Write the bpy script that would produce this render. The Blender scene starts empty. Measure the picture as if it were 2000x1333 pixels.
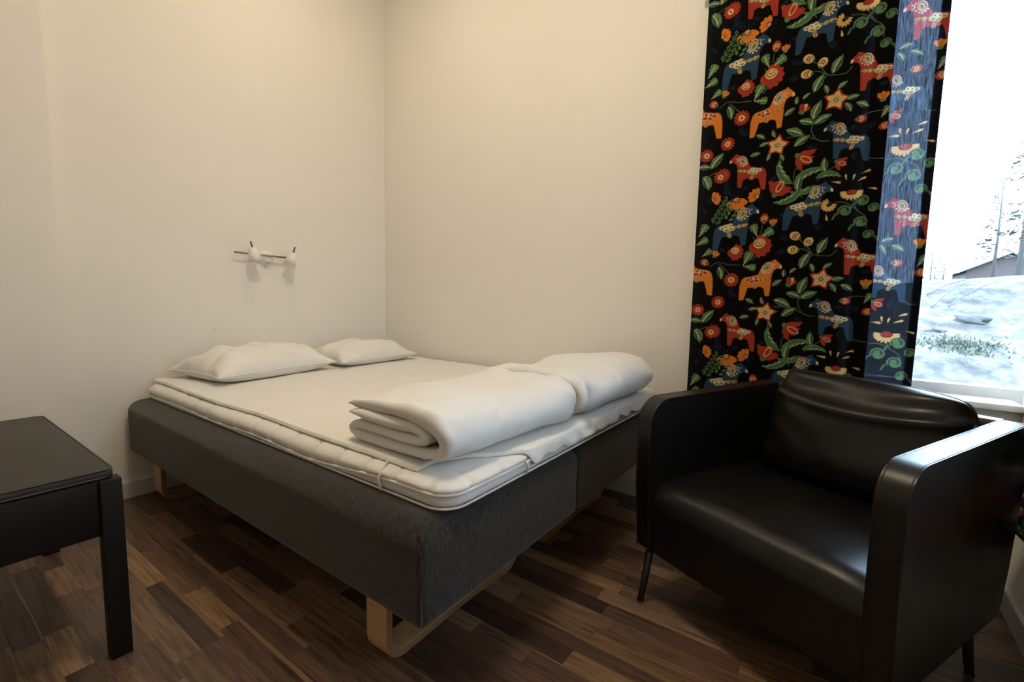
import bpy, bmesh, math, random
import numpy as np
from mathutils import Vector, Matrix

random.seed(7)
rng = np.random.default_rng(7)
PI = math.pi
scene = bpy.context.scene
COL = scene.collection

# ------------------------------------------------------------------ camera
CAM = np.array([2.7724, -2.2528, 1.02])
FPX = 908.0
def cam_axes(yaw, pitch, roll):
    fw = np.array([-math.cos(yaw)*math.cos(pitch), math.sin(yaw)*math.cos(pitch), -math.sin(pitch)])
    rt = np.cross(fw, [0, 0, 1.0]); rt /= np.linalg.norm(rt)
    up = np.cross(rt, fw)
    c, s = math.cos(roll), math.sin(roll)
    return c*rt + s*up, -s*rt + c*up, fw
RT, UP, FW = cam_axes(math.radians(54.35), math.radians(5.75), math.radians(1.07))
cd = bpy.data.cameras.new('camera')
cam = bpy.data.objects.new('camera', cd); COL.objects.link(cam)
cam.matrix_world = Matrix(((RT[0], UP[0], -FW[0], CAM[0]), (RT[1], UP[1], -FW[1], CAM[1]), (RT[2], UP[2], -FW[2], CAM[2]), (0, 0, 0, 1)))
cd.sensor_width = 36.0; cd.lens = FPX/2000*36.0; cd.clip_start = 0.02; cd.clip_end = 500
scene.camera = cam

# ------------------------------------------------------------------ sky, exposure
world = bpy.data.worlds.new('overcast_sky'); scene.world = world
world.use_nodes = True
bg = world.node_tree.nodes['Background']
bg.inputs[0].default_value = (0.60, 0.78, 1.0, 1); bg.inputs[1].default_value = 20.0
vs = scene.view_settings
vs.view_transform = 'Standard'; vs.look = 'None'; vs.gamma = 1.0; vs.exposure = 0.0
vs.use_curve_mapping = False
LAMP_COL = (1.0, 0.85, 0.62)
LAMP_ROOM = 74.0      # radiance of the opal ceiling bowl
LAMP_BED = 66.0       # radiance of the smaller lamp over the bed

# ------------------------------------------------------------------ helpers
def srgb(*c):
    out = []
    for v in c:
        v = v/255.0
        out.append(v/12.92 if v <= 0.04045 else ((v+0.055)/1.055)**2.4)
    return tuple(out)

class Mat:
    def __init__(self, name):
        self.m = bpy.data.materials.new(name); self.m.use_nodes = True
        self.t = self.m.node_tree; self.n = self.t.nodes; self.b = self.n['Principled BSDF']
    def node(self, typ, **kw):
        nd = self.n.new(typ)
        for k, v in kw.items():
            if k.startswith('i_'): nd.inputs[k[2:].replace('_', ' ')].default_value = v
            else: setattr(nd, k, v)
        return nd
    def link(self, a, b): self.t.links.new(a, b)
    def set(self, **kw):
        for k, v in kw.items(): self.b.inputs[k.replace('_', ' ')].default_value = v
        return self
    def coords(self, scale=(1, 1, 1), kind='Object'):
        tc = self.node('ShaderNodeTexCoord'); mp = self.node('ShaderNodeMapping')
        mp.inputs['Scale'].default_value = scale
        self.link(tc.outputs[kind], mp.inputs['Vector']); return mp.outputs[0]
    def noise(self, vec, scale, detail=3, rough=0.55):
        nz = self.node('ShaderNodeTexNoise'); nz.inputs['Scale'].default_value = scale
        nz.inputs['Detail'].default_value = detail; nz.inputs['Roughness'].default_value = rough
        if vec is not None: self.link(vec, nz.inputs['Vector'])
        return nz.outputs['Fac']
    def ramp(self, fac, stops):
        r = self.node('ShaderNodeValToRGB'); e = r.color_ramp.elements
        while len(e) < len(stops): e.new(0.5)
        for i, (p, c) in enumerate(stops):
            e[i].position = p; e[i].color = (*c, 1) if len(c) == 3 else c
        self.link(fac, r.inputs[0]); return r.outputs[0]
    def bump(self, h, strength=0.2, dist=0.002):
        b = self.node('ShaderNodeBump'); b.inputs['Strength'].default_value = strength
        b.inputs['Distance'].default_value = dist
        self.link(h, b.inputs['Height']); self.link(b.outputs[0], self.b.inputs['Normal'])
    def math(self, op, a, b=None):
        n = self.node('ShaderNodeMath', operation=op)
        for i, v in enumerate((a, b)):
            if v is None: continue
            if isinstance(v, (int, float)): n.inputs[i].default_value = v
            else: self.link(v, n.inputs[i])
        return n.outputs[0]
    def mixc(self, fac, a, b, blend='MIX'):
        n = self.node('ShaderNodeMix', data_type='RGBA', blend_type=blend)
        for key, v in ((0, fac), (6, a), (7, b)):
            if isinstance(v, (int, float)): n.inputs[key].default_value = v
            elif isinstance(v, tuple): n.inputs[key].default_value = (*v, 1) if len(v) == 3 else v
            else: self.link(v, n.inputs[key])
        return n.outputs[2]

def plain(name, col, rough=0.5, metal=0.0, bump=None, spec=0.5):
    m = Mat(name); m.set(Base_Color=(*col, 1), Roughness=rough, Metallic=metal)
    m.b.inputs['Specular IOR Level'].default_value = spec
    if bump:
        sc, st = bump
        m.bump(m.noise(m.coords(), sc, 4), st, 0.001)
    return m.m

def link(o, parent=None):
    COL.objects.link(o)
    if parent is not None: o.parent = parent
    return o
def tag(o, label=None, cat=None, group=None, kind=None):
    if label: o['label'] = label
    if cat: o['category'] = cat
    if group: o['group'] = group
    if kind: o['kind'] = kind
    return o
def empty(name, loc=(0, 0, 0), rz=0.0):
    o = bpy.data.objects.new(name, None); o.location = loc; o.rotation_euler = (0, 0, rz)
    o.empty_display_size = 0.1
    return link(o)
def mesh_obj(name, verts, faces, mat, parent=None, smooth=False):
    me = bpy.data.meshes.new(name)
    me.from_pydata([tuple(map(float, v)) for v in verts], [], [tuple(map(int, f)) for f in faces]); me.update()
    if mat: me.materials.append(mat)
    if smooth: me.polygons.foreach_set('use_smooth', [True]*len(me.polygons))
    o = bpy.data.objects.new(name, me); return link(o, parent)
def grid_faces(nr, nc, wrap_c=False, wrap_r=False, flip=False):
    r = np.arange(nr if wrap_r else nr-1); c = np.arange(nc if wrap_c else nc-1)
    R, Cc = np.meshgrid(r, c, indexing='ij')
    R2 = (R+1) % nr; C2 = (Cc+1) % nc
    q = np.stack([R*nc+Cc, R*nc+C2, R2*nc+C2, R2*nc+Cc], -1).reshape(-1, 4)
    return q[:, ::-1] if flip else q
def np_mesh(name, verts, quads, mat, parent=None, smooth=True):
    me = bpy.data.meshes.new(name)
    verts = np.asarray(verts, np.float32); quads = np.asarray(quads, np.int32)
    me.vertices.add(len(verts)); me.vertices.foreach_set('co', verts.ravel())
    me.loops.add(quads.size); me.loops.foreach_set('vertex_index', quads.ravel())
    me.polygons.add(len(quads))
    me.polygons.foreach_set('loop_start', np.arange(0, quads.size, 4, dtype=np.int32))
    me.polygons.foreach_set('loop_total', np.full(len(quads), 4, np.int32))
    me.update(calc_edges=True)
    if smooth: me.polygons.foreach_set('use_smooth', np.ones(len(quads), bool))
    if mat: me.materials.append(mat)
    o = bpy.data.objects.new(name, me); return link(o, parent)
def bm_obj(name, bm, mat, parent=None, smooth=False, autosmooth=None):
    bmesh.ops.recalc_face_normals(bm, faces=bm.faces[:])
    me = bpy.data.meshes.new(name); bm.to_mesh(me); bm.free()
    if mat: me.materials.append(mat)
    if smooth or autosmooth: me.polygons.foreach_set('use_smooth', [True]*len(me.polygons))
    if autosmooth: me.set_sharp_from_angle(angle=math.radians(autosmooth))
    o = bpy.data.objects.new(name, me); return link(o, parent)
def add_box(bm, x0, x1, y0, y1, z0, z1):
    vs_ = [bm.verts.new((x, y, z)) for z in (z0, z1) for y in (y0, y1) for x in (x0, x1)]
    for f in ((0, 2, 3, 1), (4, 5, 7, 6), (0, 1, 5, 4), (2, 6, 7, 3), (0, 4, 6, 2), (1, 3, 7, 5)):
        bm.faces.new([vs_[i] for i in f])
    return vs_
def box(name, x0, x1, y0, y1, z0, z1, mat, parent=None, bev=0.0, seg=2):
    bm = bmesh.new(); add_box(bm, x0, x1, y0, y1, z0, z1)
    if bev > 0:
        bmesh.ops.bevel(bm, geom=bm.edges[:], offset=bev, segments=seg, profile=0.5, affect='EDGES')
    return bm_obj(name, bm, mat, parent, autosmooth=40 if bev else None)
def boxes(name, lst, mat, parent=None):
    bm = bmesh.new()
    for b in lst: add_box(bm, *b)
    return bm_obj(name, bm, mat, parent)
def prism_x(name, prof, x0, x1, mat, parent=None, bev=0.0, seg=3, angle=40):
    """profile given as (y, z), extruded along x"""
    bm = bmesh.new()
    a = [bm.verts.new((x0, y, z)) for y, z in prof]; b = [bm.verts.new((x1, y, z)) for y, z in prof]
    bm.faces.new(a); bm.faces.new(b[::-1]); n = len(prof)
    for i in range(n): bm.faces.new((a[i], b[i], b[(i+1) % n], a[(i+1) % n]))
    if bev > 0:
        cap = {e for f in bm.faces if len(f.verts) == n for e in f.edges}
        bmesh.ops.bevel(bm, geom=list(cap), offset=bev, segments=seg, profile=0.5, affect='EDGES')
    return bm_obj(name, bm, mat, parent, autosmooth=angle)
def catmull(pts, n=8, closed=False):
    p = [np.array(q, float) for q in pts]; out = []
    m = len(p)
    rngi = range(m) if closed else range(m-1)
    for i in rngi:
        p0 = p[(i-1) % m] if closed or i > 0 else 2*p[0]-p[1]
        p1, p2 = p[i], p[(i+1) % m]
        p3 = p[(i+2) % m] if closed or i+2 < m else 2*p[-1]-p[-2]
        for k in range(n):
            t = k/n
            out.append(0.5*((2*p1)+(-p0+p2)*t+(2*p0-5*p1+4*p2-p3)*t*t+(-p0+3*p1-3*p2+p3)*t**3))
    if not closed: out.append(p[-1])
    return out
def tube(name, pts, rad, mat, parent=None, sides=8, closed=False):
    pts = [Vector(tuple(map(float, p))) for p in pts]; n = len(pts)
    rads = rad if hasattr(rad, '__len__') else [rad]*n
    V, F = [], []; ref = None
    for i, p in enumerate(pts):
        a = pts[(i-1) % n] if closed or i > 0 else p; b = pts[(i+1) % n] if closed or i < n-1 else p
        d = (b-a).normalized()
        if ref is None:
            ref = Vector((0, 0, 1)) if abs(d.z) < 0.9 else Vector((1, 0, 0))
        s = d.cross(ref)
        if s.length < 1e-5: s = d.cross(Vector((0.3, 0.9, 0.2)))
        s.normalize(); u = s.cross(d).normalized(); ref = u
        for k in range(sides):
            t = 2*PI*k/sides
            V.append(p+(s*math.cos(t)+u*math.sin(t))*rads[i])
    rows = n if closed else n-1
    for i in range(rows):
        for k in range(sides):
            j = (i+1) % n
            F.append((i*sides+k, i*sides+(k+1) % sides, j*sides+(k+1) % sides, j*sides+k))
    if not closed:
        F.append(tuple(range(sides))[::-1]); F.append(tuple((n-1)*sides+k for k in range(sides)))
    return mesh_obj(name, V, F, mat, parent, smooth=True)
def lathe(name, prof, mat, parent=None, seg=32, M=None):
    """prof (r, z) about the local z axis, M places it"""
    V, F = [], []; n = len(prof)
    for r, z in prof:
        for k in range(seg):
            t = 2*PI*k/seg; v = Vector((r*math.cos(t), r*math.sin(t), z))
            V.append(M @ v if M is not None else v)
    for i in range(n-1):
        for k in range(seg):
            F.append((i*seg+k, i*seg+(k+1) % seg, (i+1)*seg+(k+1) % seg, (i+1)*seg+k))
    if prof[0][0] > 1e-6: F.append(tuple(range(seg))[::-1])
    if prof[-1][0] > 1e-6: F.append(tuple((n-1)*seg+k for k in range(seg)))
    return mesh_obj(name, V, F, mat, parent, smooth=True)
def ripple(x, y, seed, scale, n=10):
    """smooth pseudo noise, about -1..1"""
    r = np.random.default_rng(seed); out = 0
    for _ in range(n):
        a = r.uniform(0, 2*PI); k = scale*r.uniform(0.5, 1.6); ph = r.uniform(0, 2*PI)
        out = out+np.sin((x*math.cos(a)+y*math.sin(a))*k*2*PI+ph)
    return out/n**0.5/1.2

# ------------------------------------------------------------------ materials
def wall_material(name, marks=()):
    m = Mat(name)
    v = m.coords()
    base = m.mixc(m.noise(v, 1.3, 2), (0.80, 0.765, 0.71), (0.84, 0.81, 0.755))
    for (c, half, ang, col, amt) in marks:          # scuffs left on the paint
        tc = m.node('ShaderNodeTexCoord'); mp = m.node('ShaderNodeMapping', vector_type='TEXTURE')
        mp.inputs['Location'].default_value = c; mp.inputs['Rotation'].default_value = ang; mp.inputs['Scale'].default_value = half
        m.link(tc.outputs['Object'], mp.inputs[0])
        ln = m.node('ShaderNodeVectorMath', operation='LENGTH'); m.link(mp.outputs[0], ln.inputs[0])
        mr = m.node('ShaderNodeMapRange'); mr.inputs[1].default_value = 0.35; mr.inputs[2].default_value = 1.0
        mr.inputs[3].default_value = amt; mr.inputs[4].default_value = 0.0
        m.link(ln.outputs['Value'], mr.inputs[0])
        base = m.mixc(mr.outputs[0], base, col)
    m.link(base, m.b.inputs['Base Color']); m.set(Roughness=0.75)
    m.bump(m.noise(v, 160, 3), 0.10, 0.001)
    return m.m
def fabric_charcoal():
    m = Mat('charcoal_melange')
    f1 = m.noise(m.coords((1, 1, 0.35)), 640, 2, 0.7)
    f2 = m.noise(m.coords((1, 1, 0.3)), 150, 2, 0.6)
    c = m.ramp(m.math('ADD', m.math('MULTIPLY', f1, 0.6), m.math('MULTIPLY', f2, 0.4)), [(0.36, (0.007, 0.007, 0.007)), (0.52, (0.023, 0.0222, 0.021)), (0.68, (0.078, 0.075, 0.070))])
    m.link(c, m.b.inputs['Base Color']); m.set(Roughness=0.95)
    m.b.inputs['Specular IOR Level'].default_value = 0.15
    m.b.inputs['Sheen Weight'].default_value = 0.30; m.b.inputs['Sheen Roughness'].default_value = 0.5; m.b.inputs['Sheen Tint'].default_value = (0.9, 0.87, 0.8, 1)
    m.bump(f1, 0.5, 0.002)
    return m.m
def white_cloth(name, col, weave=900, bump=0.25, big=None):
    m = Mat(name); v = m.coords()
    c = m.mixc(m.noise(v, 3.0, 2), col, tuple(x*0.95 for x in col)); m.link(c, m.b.inputs['Base Color'])
    m.set(Roughness=0.9); m.b.inputs['Specular IOR Level'].default_value = 0.2
    m.b.inputs['Sheen Weight'].default_value = 0.1
    h = m.noise(v, weave, 2)
    if big:
        h = m.math('ADD', m.math('MULTIPLY', h, 0.3), m.noise(m.coords(big[1]), big[0], 2))
    m.bump(h, bump, 0.003)
    return m.m
def leather():
    m = Mat('black_leather'); v = m.coords()
    vo = m.node('ShaderNodeTexVoronoi'); vo.inputs['Scale'].default_value = 420; m.link(v, vo.inputs['Vector'])
    m.set(Base_Color=(0.005, 0.0045, 0.0042, 1)); m.b.inputs['Specular IOR Level'].default_value = 0.34
    r = m.ramp(m.noise(v, 9, 3), [(0.3, (0.31,)*3), (0.7, (0.41,)*3)]); m.link(r, m.b.inputs['Roughness'])
    m.bump(vo.outputs['Distance'], 0.12, 0.0008)
    return m.m
def wood(name, c1, c2, scale=(1, 14, 14), rough=0.45):
    m = Mat(name); n = m.noise(m.coords(scale), 6, 4, 0.6)
    m.link(m.ramp(n, [(0.3, c1), (0.7, c2)]), m.b.inputs['Base Color']); m.set(Roughness=rough)
    m.bump(n, 0.08, 0.001)
    return m.m
def floor_material(name, attr):
    m = Mat(name)
    geo = m.node('ShaderNodeNewGeometry')
    if attr:
        a = m.node('ShaderNodeAttribute', attribute_name='tone'); col, alpha, rnd = a.outputs['Color'], a.outputs['Alpha'], a.outputs['Alpha']
    else:
        a = m.node('ShaderNodeObjectInfo'); col, alpha, rnd = a.outputs['Color'], a.outputs['Alpha'], a.outputs['Random']
    cmb = m.node('ShaderNodeCombineXYZ'); m.link(m.math('MULTIPLY', rnd, 37.0), cmb.inputs[0]); m.link(m.math('MULTIPLY', rnd, 91.0), cmb.inputs[1])
    ad = m.node('ShaderNodeVectorMath', operation='ADD'); m.link(geo.outputs['Position'], ad.inputs[0]); m.link(cmb.outputs[0], ad.inputs[1])
    mp = m.node('ShaderNodeMapping'); mp.inputs['Scale'].default_value = (1.6, 26, 1); m.link(ad.outputs[0], mp.inputs[0])
    g = m.noise(mp.outputs[0], 3.2, 5, 0.62)
    mp2 = m.node('ShaderNodeMapping'); mp2.inputs['Scale'].default_value = (6, 190, 1); m.link(ad.outputs[0], mp2.inputs[0])
    fine = m.noise(mp2.outputs[0], 3, 3, 0.6)
    dark = m.ramp(g, [(0.34, (0.42, 0.40, 0.40)), (0.5, (1, 1, 1)), (0.68, (1.5, 1.45, 1.4))])
    c = m.mixc(1.0, col, dark, 'MULTIPLY')
    c = m.mixc(1.0, c, m.ramp(fine, [(0.3, (0.78,)*3), (0.7, (1.15,)*3)]), 'MULTIPLY')
    if not attr:                                       # pale sapwood along one side of some strips
        tc = m.node('ShaderNodeTexCoord'); sp = m.node('ShaderNodeSeparateXYZ'); m.link(tc.outputs['Object'], sp.inputs[0])
        mp3 = m.node('ShaderNodeMapping'); mp3.inputs['Scale'].default_value = (3, 3, 1); m.link(ad.outputs[0], mp3.inputs[0])
        w = m.math('ADD', sp.outputs[1], m.math('MULTIPLY', m.math('SUBTRACT', m.noise(mp3.outputs[0], 1, 1), 0.5), 0.30))
        edge = m.math('GREATER_THAN', w, alpha)
        c = m.mixc(edge, c, m.mixc(fine, (0.14, 0.078, 0.040), (0.25, 0.145, 0.075)))
    m.link(c, m.b.inputs['Base Color']); m.set(Roughness=0.36)
    m.b.inputs['Specular IOR Level'].default_value = 0.4
    m.bump(fine, 0.06, 0.0006)
    return m.m
def emissive(name, col, strength):
    m = Mat(name); m.set(Base_Color=(0.9, 0.9, 0.88, 1)); m.b.inputs['Emission Color'].default_value = (*col, 1)
    m.b.inputs['Emission Strength'].default_value = strength
    return m.m

MW = wall_material('wall_paint')
MWB = wall_material('wall_paint_hairline', [((2.06, 0, 0.745), (0.11, 0.2, 0.0022), (0, 0.02, 0), (0.5, 0.47, 0.43), 0.22), ((1.85, 0, 1.28), (0.32, 0.2, 0.002), (0, 0.065, 0), (0.5, 0.47, 0.43), 0.12)])
MWL = wall_material('wall_paint_scuffed', [((0, -1.155, 0.80), (0.2, 0.014, 0.006), (0.9, 0, 0), (0.45, 0.42, 0.39), 0.5)])
M_CEIL = plain('ceiling_white', (0.84, 0.83, 0.80), 0.9)
M_BASE = plain('baseboard_paint', (0.62, 0.60, 0.585), 0.45)
M_FRAME = plain('window_white_paint', (0.86, 0.86, 0.85), 0.35)
M_CHAR = fabric_charcoal()
M_TOPPER = white_cloth('topper_ticking', (0.80, 0.785, 0.75), 700, 0.2)
M_BAND = white_cloth('topper_band_fabric', (0.70, 0.69, 0.68), 500, 0.3)
M_PAD = white_cloth('quilted_pad_cotton', (0.80, 0.785, 0.745), 600, 0.45, big=(55, (1.0, 0.25, 1.0)))
M_PILL = white_cloth('pillow_cotton', (0.82, 0.805, 0.77), 900, 0.18)
M_DUVET = white_cloth('duvet_cotton', (0.78, 0.77, 0.745), 900, 0.15)
M_LEATHER = leather()
M_BLACKMETAL = plain('black_steel', (0.012, 0.012, 0.013), 0.4)
M_BLACKWOOD = plain('black_lacquered_wood', (0.006, 0.0055, 0.005), 0.55, bump=(300, 0.1), spec=0.25)
M_BIRCH = wood('bent_birch', (0.42, 0.24, 0.11), (0.55, 0.34, 0.17), (3, 3, 30))
M_BIRCHEDGE = wood('birch_ply_edge', (0.20, 0.11, 0.05), (0.36, 0.21, 0.10), (2, 160, 160))
M_LAMPWHITE = plain('lamp_white_enamel', (0.82, 0.80, 0.76), 0.35)
M_STEEL = plain('brushed_steel', (0.42, 0.38, 0.32), 0.35, 1.0)
M_DARKSTEM = plain('lamp_switch_bronze', (0.09, 0.07, 0.05), 0.4, 0.6)
M_FLOOR = floor_material('walnut_strip', False)
M_FLOORREST = floor_material('walnut_strip_rest', True)
M_SUB = plain('floor_joint_dark', (0.012, 0.008, 0.006), 0.9)

# ------------------------------------------------------------------ room shell
CEIL = 3.12
XR = 3.275
YEND = -1.756
YF = -3.70
XH = -0.20
tag(box('floor', XH, XR+0.17, YF, 0.22, -0.10, -0.004, M_SUB), 'dark walnut strip floor of the bedroom', 'floor', kind='structure')
FLOOR = bpy.data.objects['floor']
tag(box('ceiling', XH, XR+0.17, YF-0.1, 0.22, CEIL, CEIL+0.1, M_CEIL), 'plain white ceiling above the bedroom', 'ceiling', kind='structure')
tag(boxes('wall_left', [(XH, 0.0, YF-0.1, 0.22, 0.0, CEIL), (0.0, 0.06, YF, YEND, 0.0, CEIL)], MWL), 'cream painted wall behind the pillows with a wall lamp', 'wall', kind='structure')
WX0, WX1, WZ0, WZ1 = 2.800, 3.345, 0.68, 2.36
tag(boxes('wall_back', [(0.0, WX0, 0, 0.22, 0, CEIL), (WX0, WX1, 0, 0.22, 0, WZ0-0.02), (WX0, WX1, 0, 0.22, WZ1, CEIL), (WX1, XR+0.17, 0, 0.22, 0, CEIL)], MWB),
    'cream painted long wall beside the bed, holding the window', 'wall', kind='structure')
EY0, EY1 = -1.14, -0.90
tag(boxes('wall_right', [(XR, XR+0.17, YF, EY0, 0, CEIL), (XR, XR+0.17, EY0, EY1, 0, WZ0-0.02), (XR, XR+0.17, EY0, EY1, WZ1, CEIL), (XR, XR+0.17, EY1, 0.0, 0, CEIL)], MW),
    'white wall at the right edge behind the armchair', 'wall', kind='structure')
tag(box('wall_front', XH, XR+0.17, YF-0.1, YF, 0, CEIL, MW), 'cream wall behind the camera position', 'wall', kind='structure')
box_bl = boxes('baseboard_left', [(0, 0.014, YEND, -0.014, 0, 0.077), (0.06, 0.074, YF, YEND, 0, 0.077)], M_BASE)
tag(box_bl, 'pale grey baseboard under the pillow wall', 'baseboard', kind='structure')
tag(boxes('baseboard_back', [(0, XR-0.014, -0.014, 0, 0, 0.077)], M_BASE), 'pale grey baseboard along the window wall', 'baseboard', kind='structure')
tag(boxes('baseboard_right', [(XR-0.014, XR, YF, -0.0, 0, 0.077)], M_BASE), 'pale grey baseboard on the right wall behind the armchair', 'baseboard', kind='structure')

# window: sill, frame members, pane
def glazing():
    mg = Mat('window_glass'); mg.n.remove(mg.b)
    tr = mg.node('ShaderNodeBsdfTransparent'); gl = mg.node('ShaderNodeBsdfGlossy'); gl.inputs['Roughness'].default_value = 0.02
    fr = mg.node('ShaderNodeFresnel'); fr.inputs[0].default_value = 1.3
    mx = mg.node('ShaderNodeMixShader'); mg.link(fr.outputs[0], mx.inputs[0]); mg.link(tr.outputs[0], mx.inputs[1]); mg.link(gl.outputs[0], mx.inputs[2])
    tr.inputs[0].default_value = (0.96, 0.98, 0.98, 1)
    mg.link(mx.outputs[0], mg.n['Material Output'].inputs[0]); return mg.m
M_GLASS = glazing()
win = empty('window_1', (WX0, 0.12, WZ0)); tag(win, 'bright window with white frame and sill behind the armchair', 'window', kind='structure')
def wbox(name, x0, x1, y0, y1, z0, z1, mat, bev=0.003):
    return box(name, x0-WX0, x1-WX0, y0-0.12, y1-0.12, z0-WZ0, z1-WZ0, mat, win, bev)
wbox('sill', WX0-0.02, XR-0.002, -0.035, 0.125, WZ0-0.022, WZ0, M_FRAME)
wbox('frame_rail', WX0, WX1, 0.125, 0.185, WZ0-0.02, WZ0+0.035, M_FRAME)
wbox('frame_rail', WX0, WX1, 0.125, 0.185, WZ1-0.05, WZ1, M_FRAME)
wbox('frame_stile', WX0, WX0+0.03, 0.125, 0.185, WZ0+0.035, WZ1-0.05, M_FRAME)
wbox('frame_stile', WX1-0.04, WX1, 0.125, 0.185, WZ0+0.035, WZ1-0.05, M_FRAME)
wbox('pane', WX0+0.03, WX1-0.04, 0.150, 0.156, WZ0+0.035, WZ1-0.05, M_GLASS, 0)
win2 = empty('window_2', (XR, EY0, WZ0)); tag(win2, 'second window with white frame in the right wall beside the armchair', 'window', kind='structure')
def w2box(name, x0, x1, y0, y1, z0, z1, mat, bev=0.003): return box(name, x0-XR, x1-XR, y0-EY0, y1-EY0, z0-WZ0, z1-WZ0, mat, win2, bev)
w2box('sill', XR-0.035, XR+0.095, EY0-0.02, EY1+0.02, WZ0-0.022, WZ0, M_FRAME)
for za, zb in ((WZ0-0.02, WZ0+0.035), (WZ1-0.05, WZ1)): w2box('frame_rail', XR+0.095, XR+0.155, EY0, EY1, za, zb, M_FRAME)
for ya, yb in ((EY0, EY0+0.05), (EY1-0.05, EY1)): w2box('frame_stile', XR+0.095, XR+0.155, ya, yb, WZ0+0.035, WZ1-0.05, M_FRAME)
w2box('pane', XR+0.122, XR+0.128, EY0+0.05, EY1-0.05, WZ0+0.035, WZ1-0.05, M_GLASS, 0)

# floor strips: the 300 that show largest are single pieces, the rest one joined part
def project(x, y, z):
    d = np.array([x, y, z])-CAM; w = d @ FW
    if w < 0.05: return None
    return 1000+FPX*(d @ RT)/w, 666.5-FPX*(d @ UP)/w, w
PW = 0.0635
rows = []
y = -1.762-PW*31
while y < -0.004:
    x = 0.0
    x -= random.uniform(0, 0.4)
    while x < XR:
        L = random.choice((0.22, 0.3, 0.36, 0.42, 0.48, 0.55)) + random.uniform(-0.03, 0.03)
        xa, xb = max(x, 0.0), min(x+L, XR)
        if xb-xa > 0.01: rows.append((xa, xb, max(y, YF), min(y+PW, 0.0)))
        x += L
    y += PW
def show(p):
    c = project((p[0]+p[1])/2, (p[2]+p[3])/2, 0)
    if c is None or not (-60 < c[0] < 2060 and 560 < c[1] < 1420): return 0
    if 0.1 < p[0] and p[1] < 1.95 and -1.35 < p[2]: return 0
    return (p[1]-p[0])/c[2]**2.4
rows.sort(key=show, reverse=True)
TONES = [srgb(124, 98, 77), srgb(110, 86, 69), srgb(102, 79, 66), srgb(140, 110, 85), srgb(94, 72, 61), srgb(150, 117, 88), srgb(118, 95, 78), srgb(84, 66, 58), srgb(132, 106, 87)]
strip = None
me = bpy.data.meshes.new('floor_strip'); bm = bmesh.new(); add_box(bm, -0.5, 0.5, -0.5, 0.5, -1, 0); bmesh.ops.recalc_face_normals(bm, faces=bm.faces[:]); bm.to_mesh(me); bm.free()
me.materials.append(M_FLOOR)
for p in rows[:300]:
    o = bpy.data.objects.new('floor_strip', me); link(o, FLOOR)
    o.location = ((p[0]+p[1])/2, (p[2]+p[3])/2, 0.0); o.scale = (p[1]-p[0]-0.0006, p[3]-p[2]-0.0005, 0.004)
    c = random.choice(TONES); k = random.uniform(0.52, 0.92)
    sap = random.choice((0.9, 0.9, 0.9, 0.9, 0.9, 0.9, 0.40, 0.30)) if random.random() < 0.8 else 2.0
    o.color = (c[0]*k, c[1]*k, c[2]*k, sap)
V, F, T = [], [], []
for p in rows[300:]:
    b = len(V); g = 0.0003
    for z in (-0.004, 0):
        V += [(p[0]+g, p[2]+g, z), (p[1]-g, p[2]+g, z), (p[1]-g, p[3]-g, z), (p[0]+g, p[3]-g, z)]
    F += [(b+4, b+5, b+6, b+7), (b, b+1, b+5, b+4), (b+1, b+2, b+6, b+5), (b+2, b+3, b+7, b+6), (b+3, b, b+4, b+7)]
    c = random.choice(TONES); T += [(*c, random.random())]*8
o = mesh_obj('floor_strips_rest', V, F, M_FLOORREST, FLOOR); tag(o, kind='stuff')
at = o.data.color_attributes.new('tone', 'FLOAT_COLOR', 'POINT'); at.data.foreach_set('color', np.array(T, np.float32).ravel())

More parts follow.
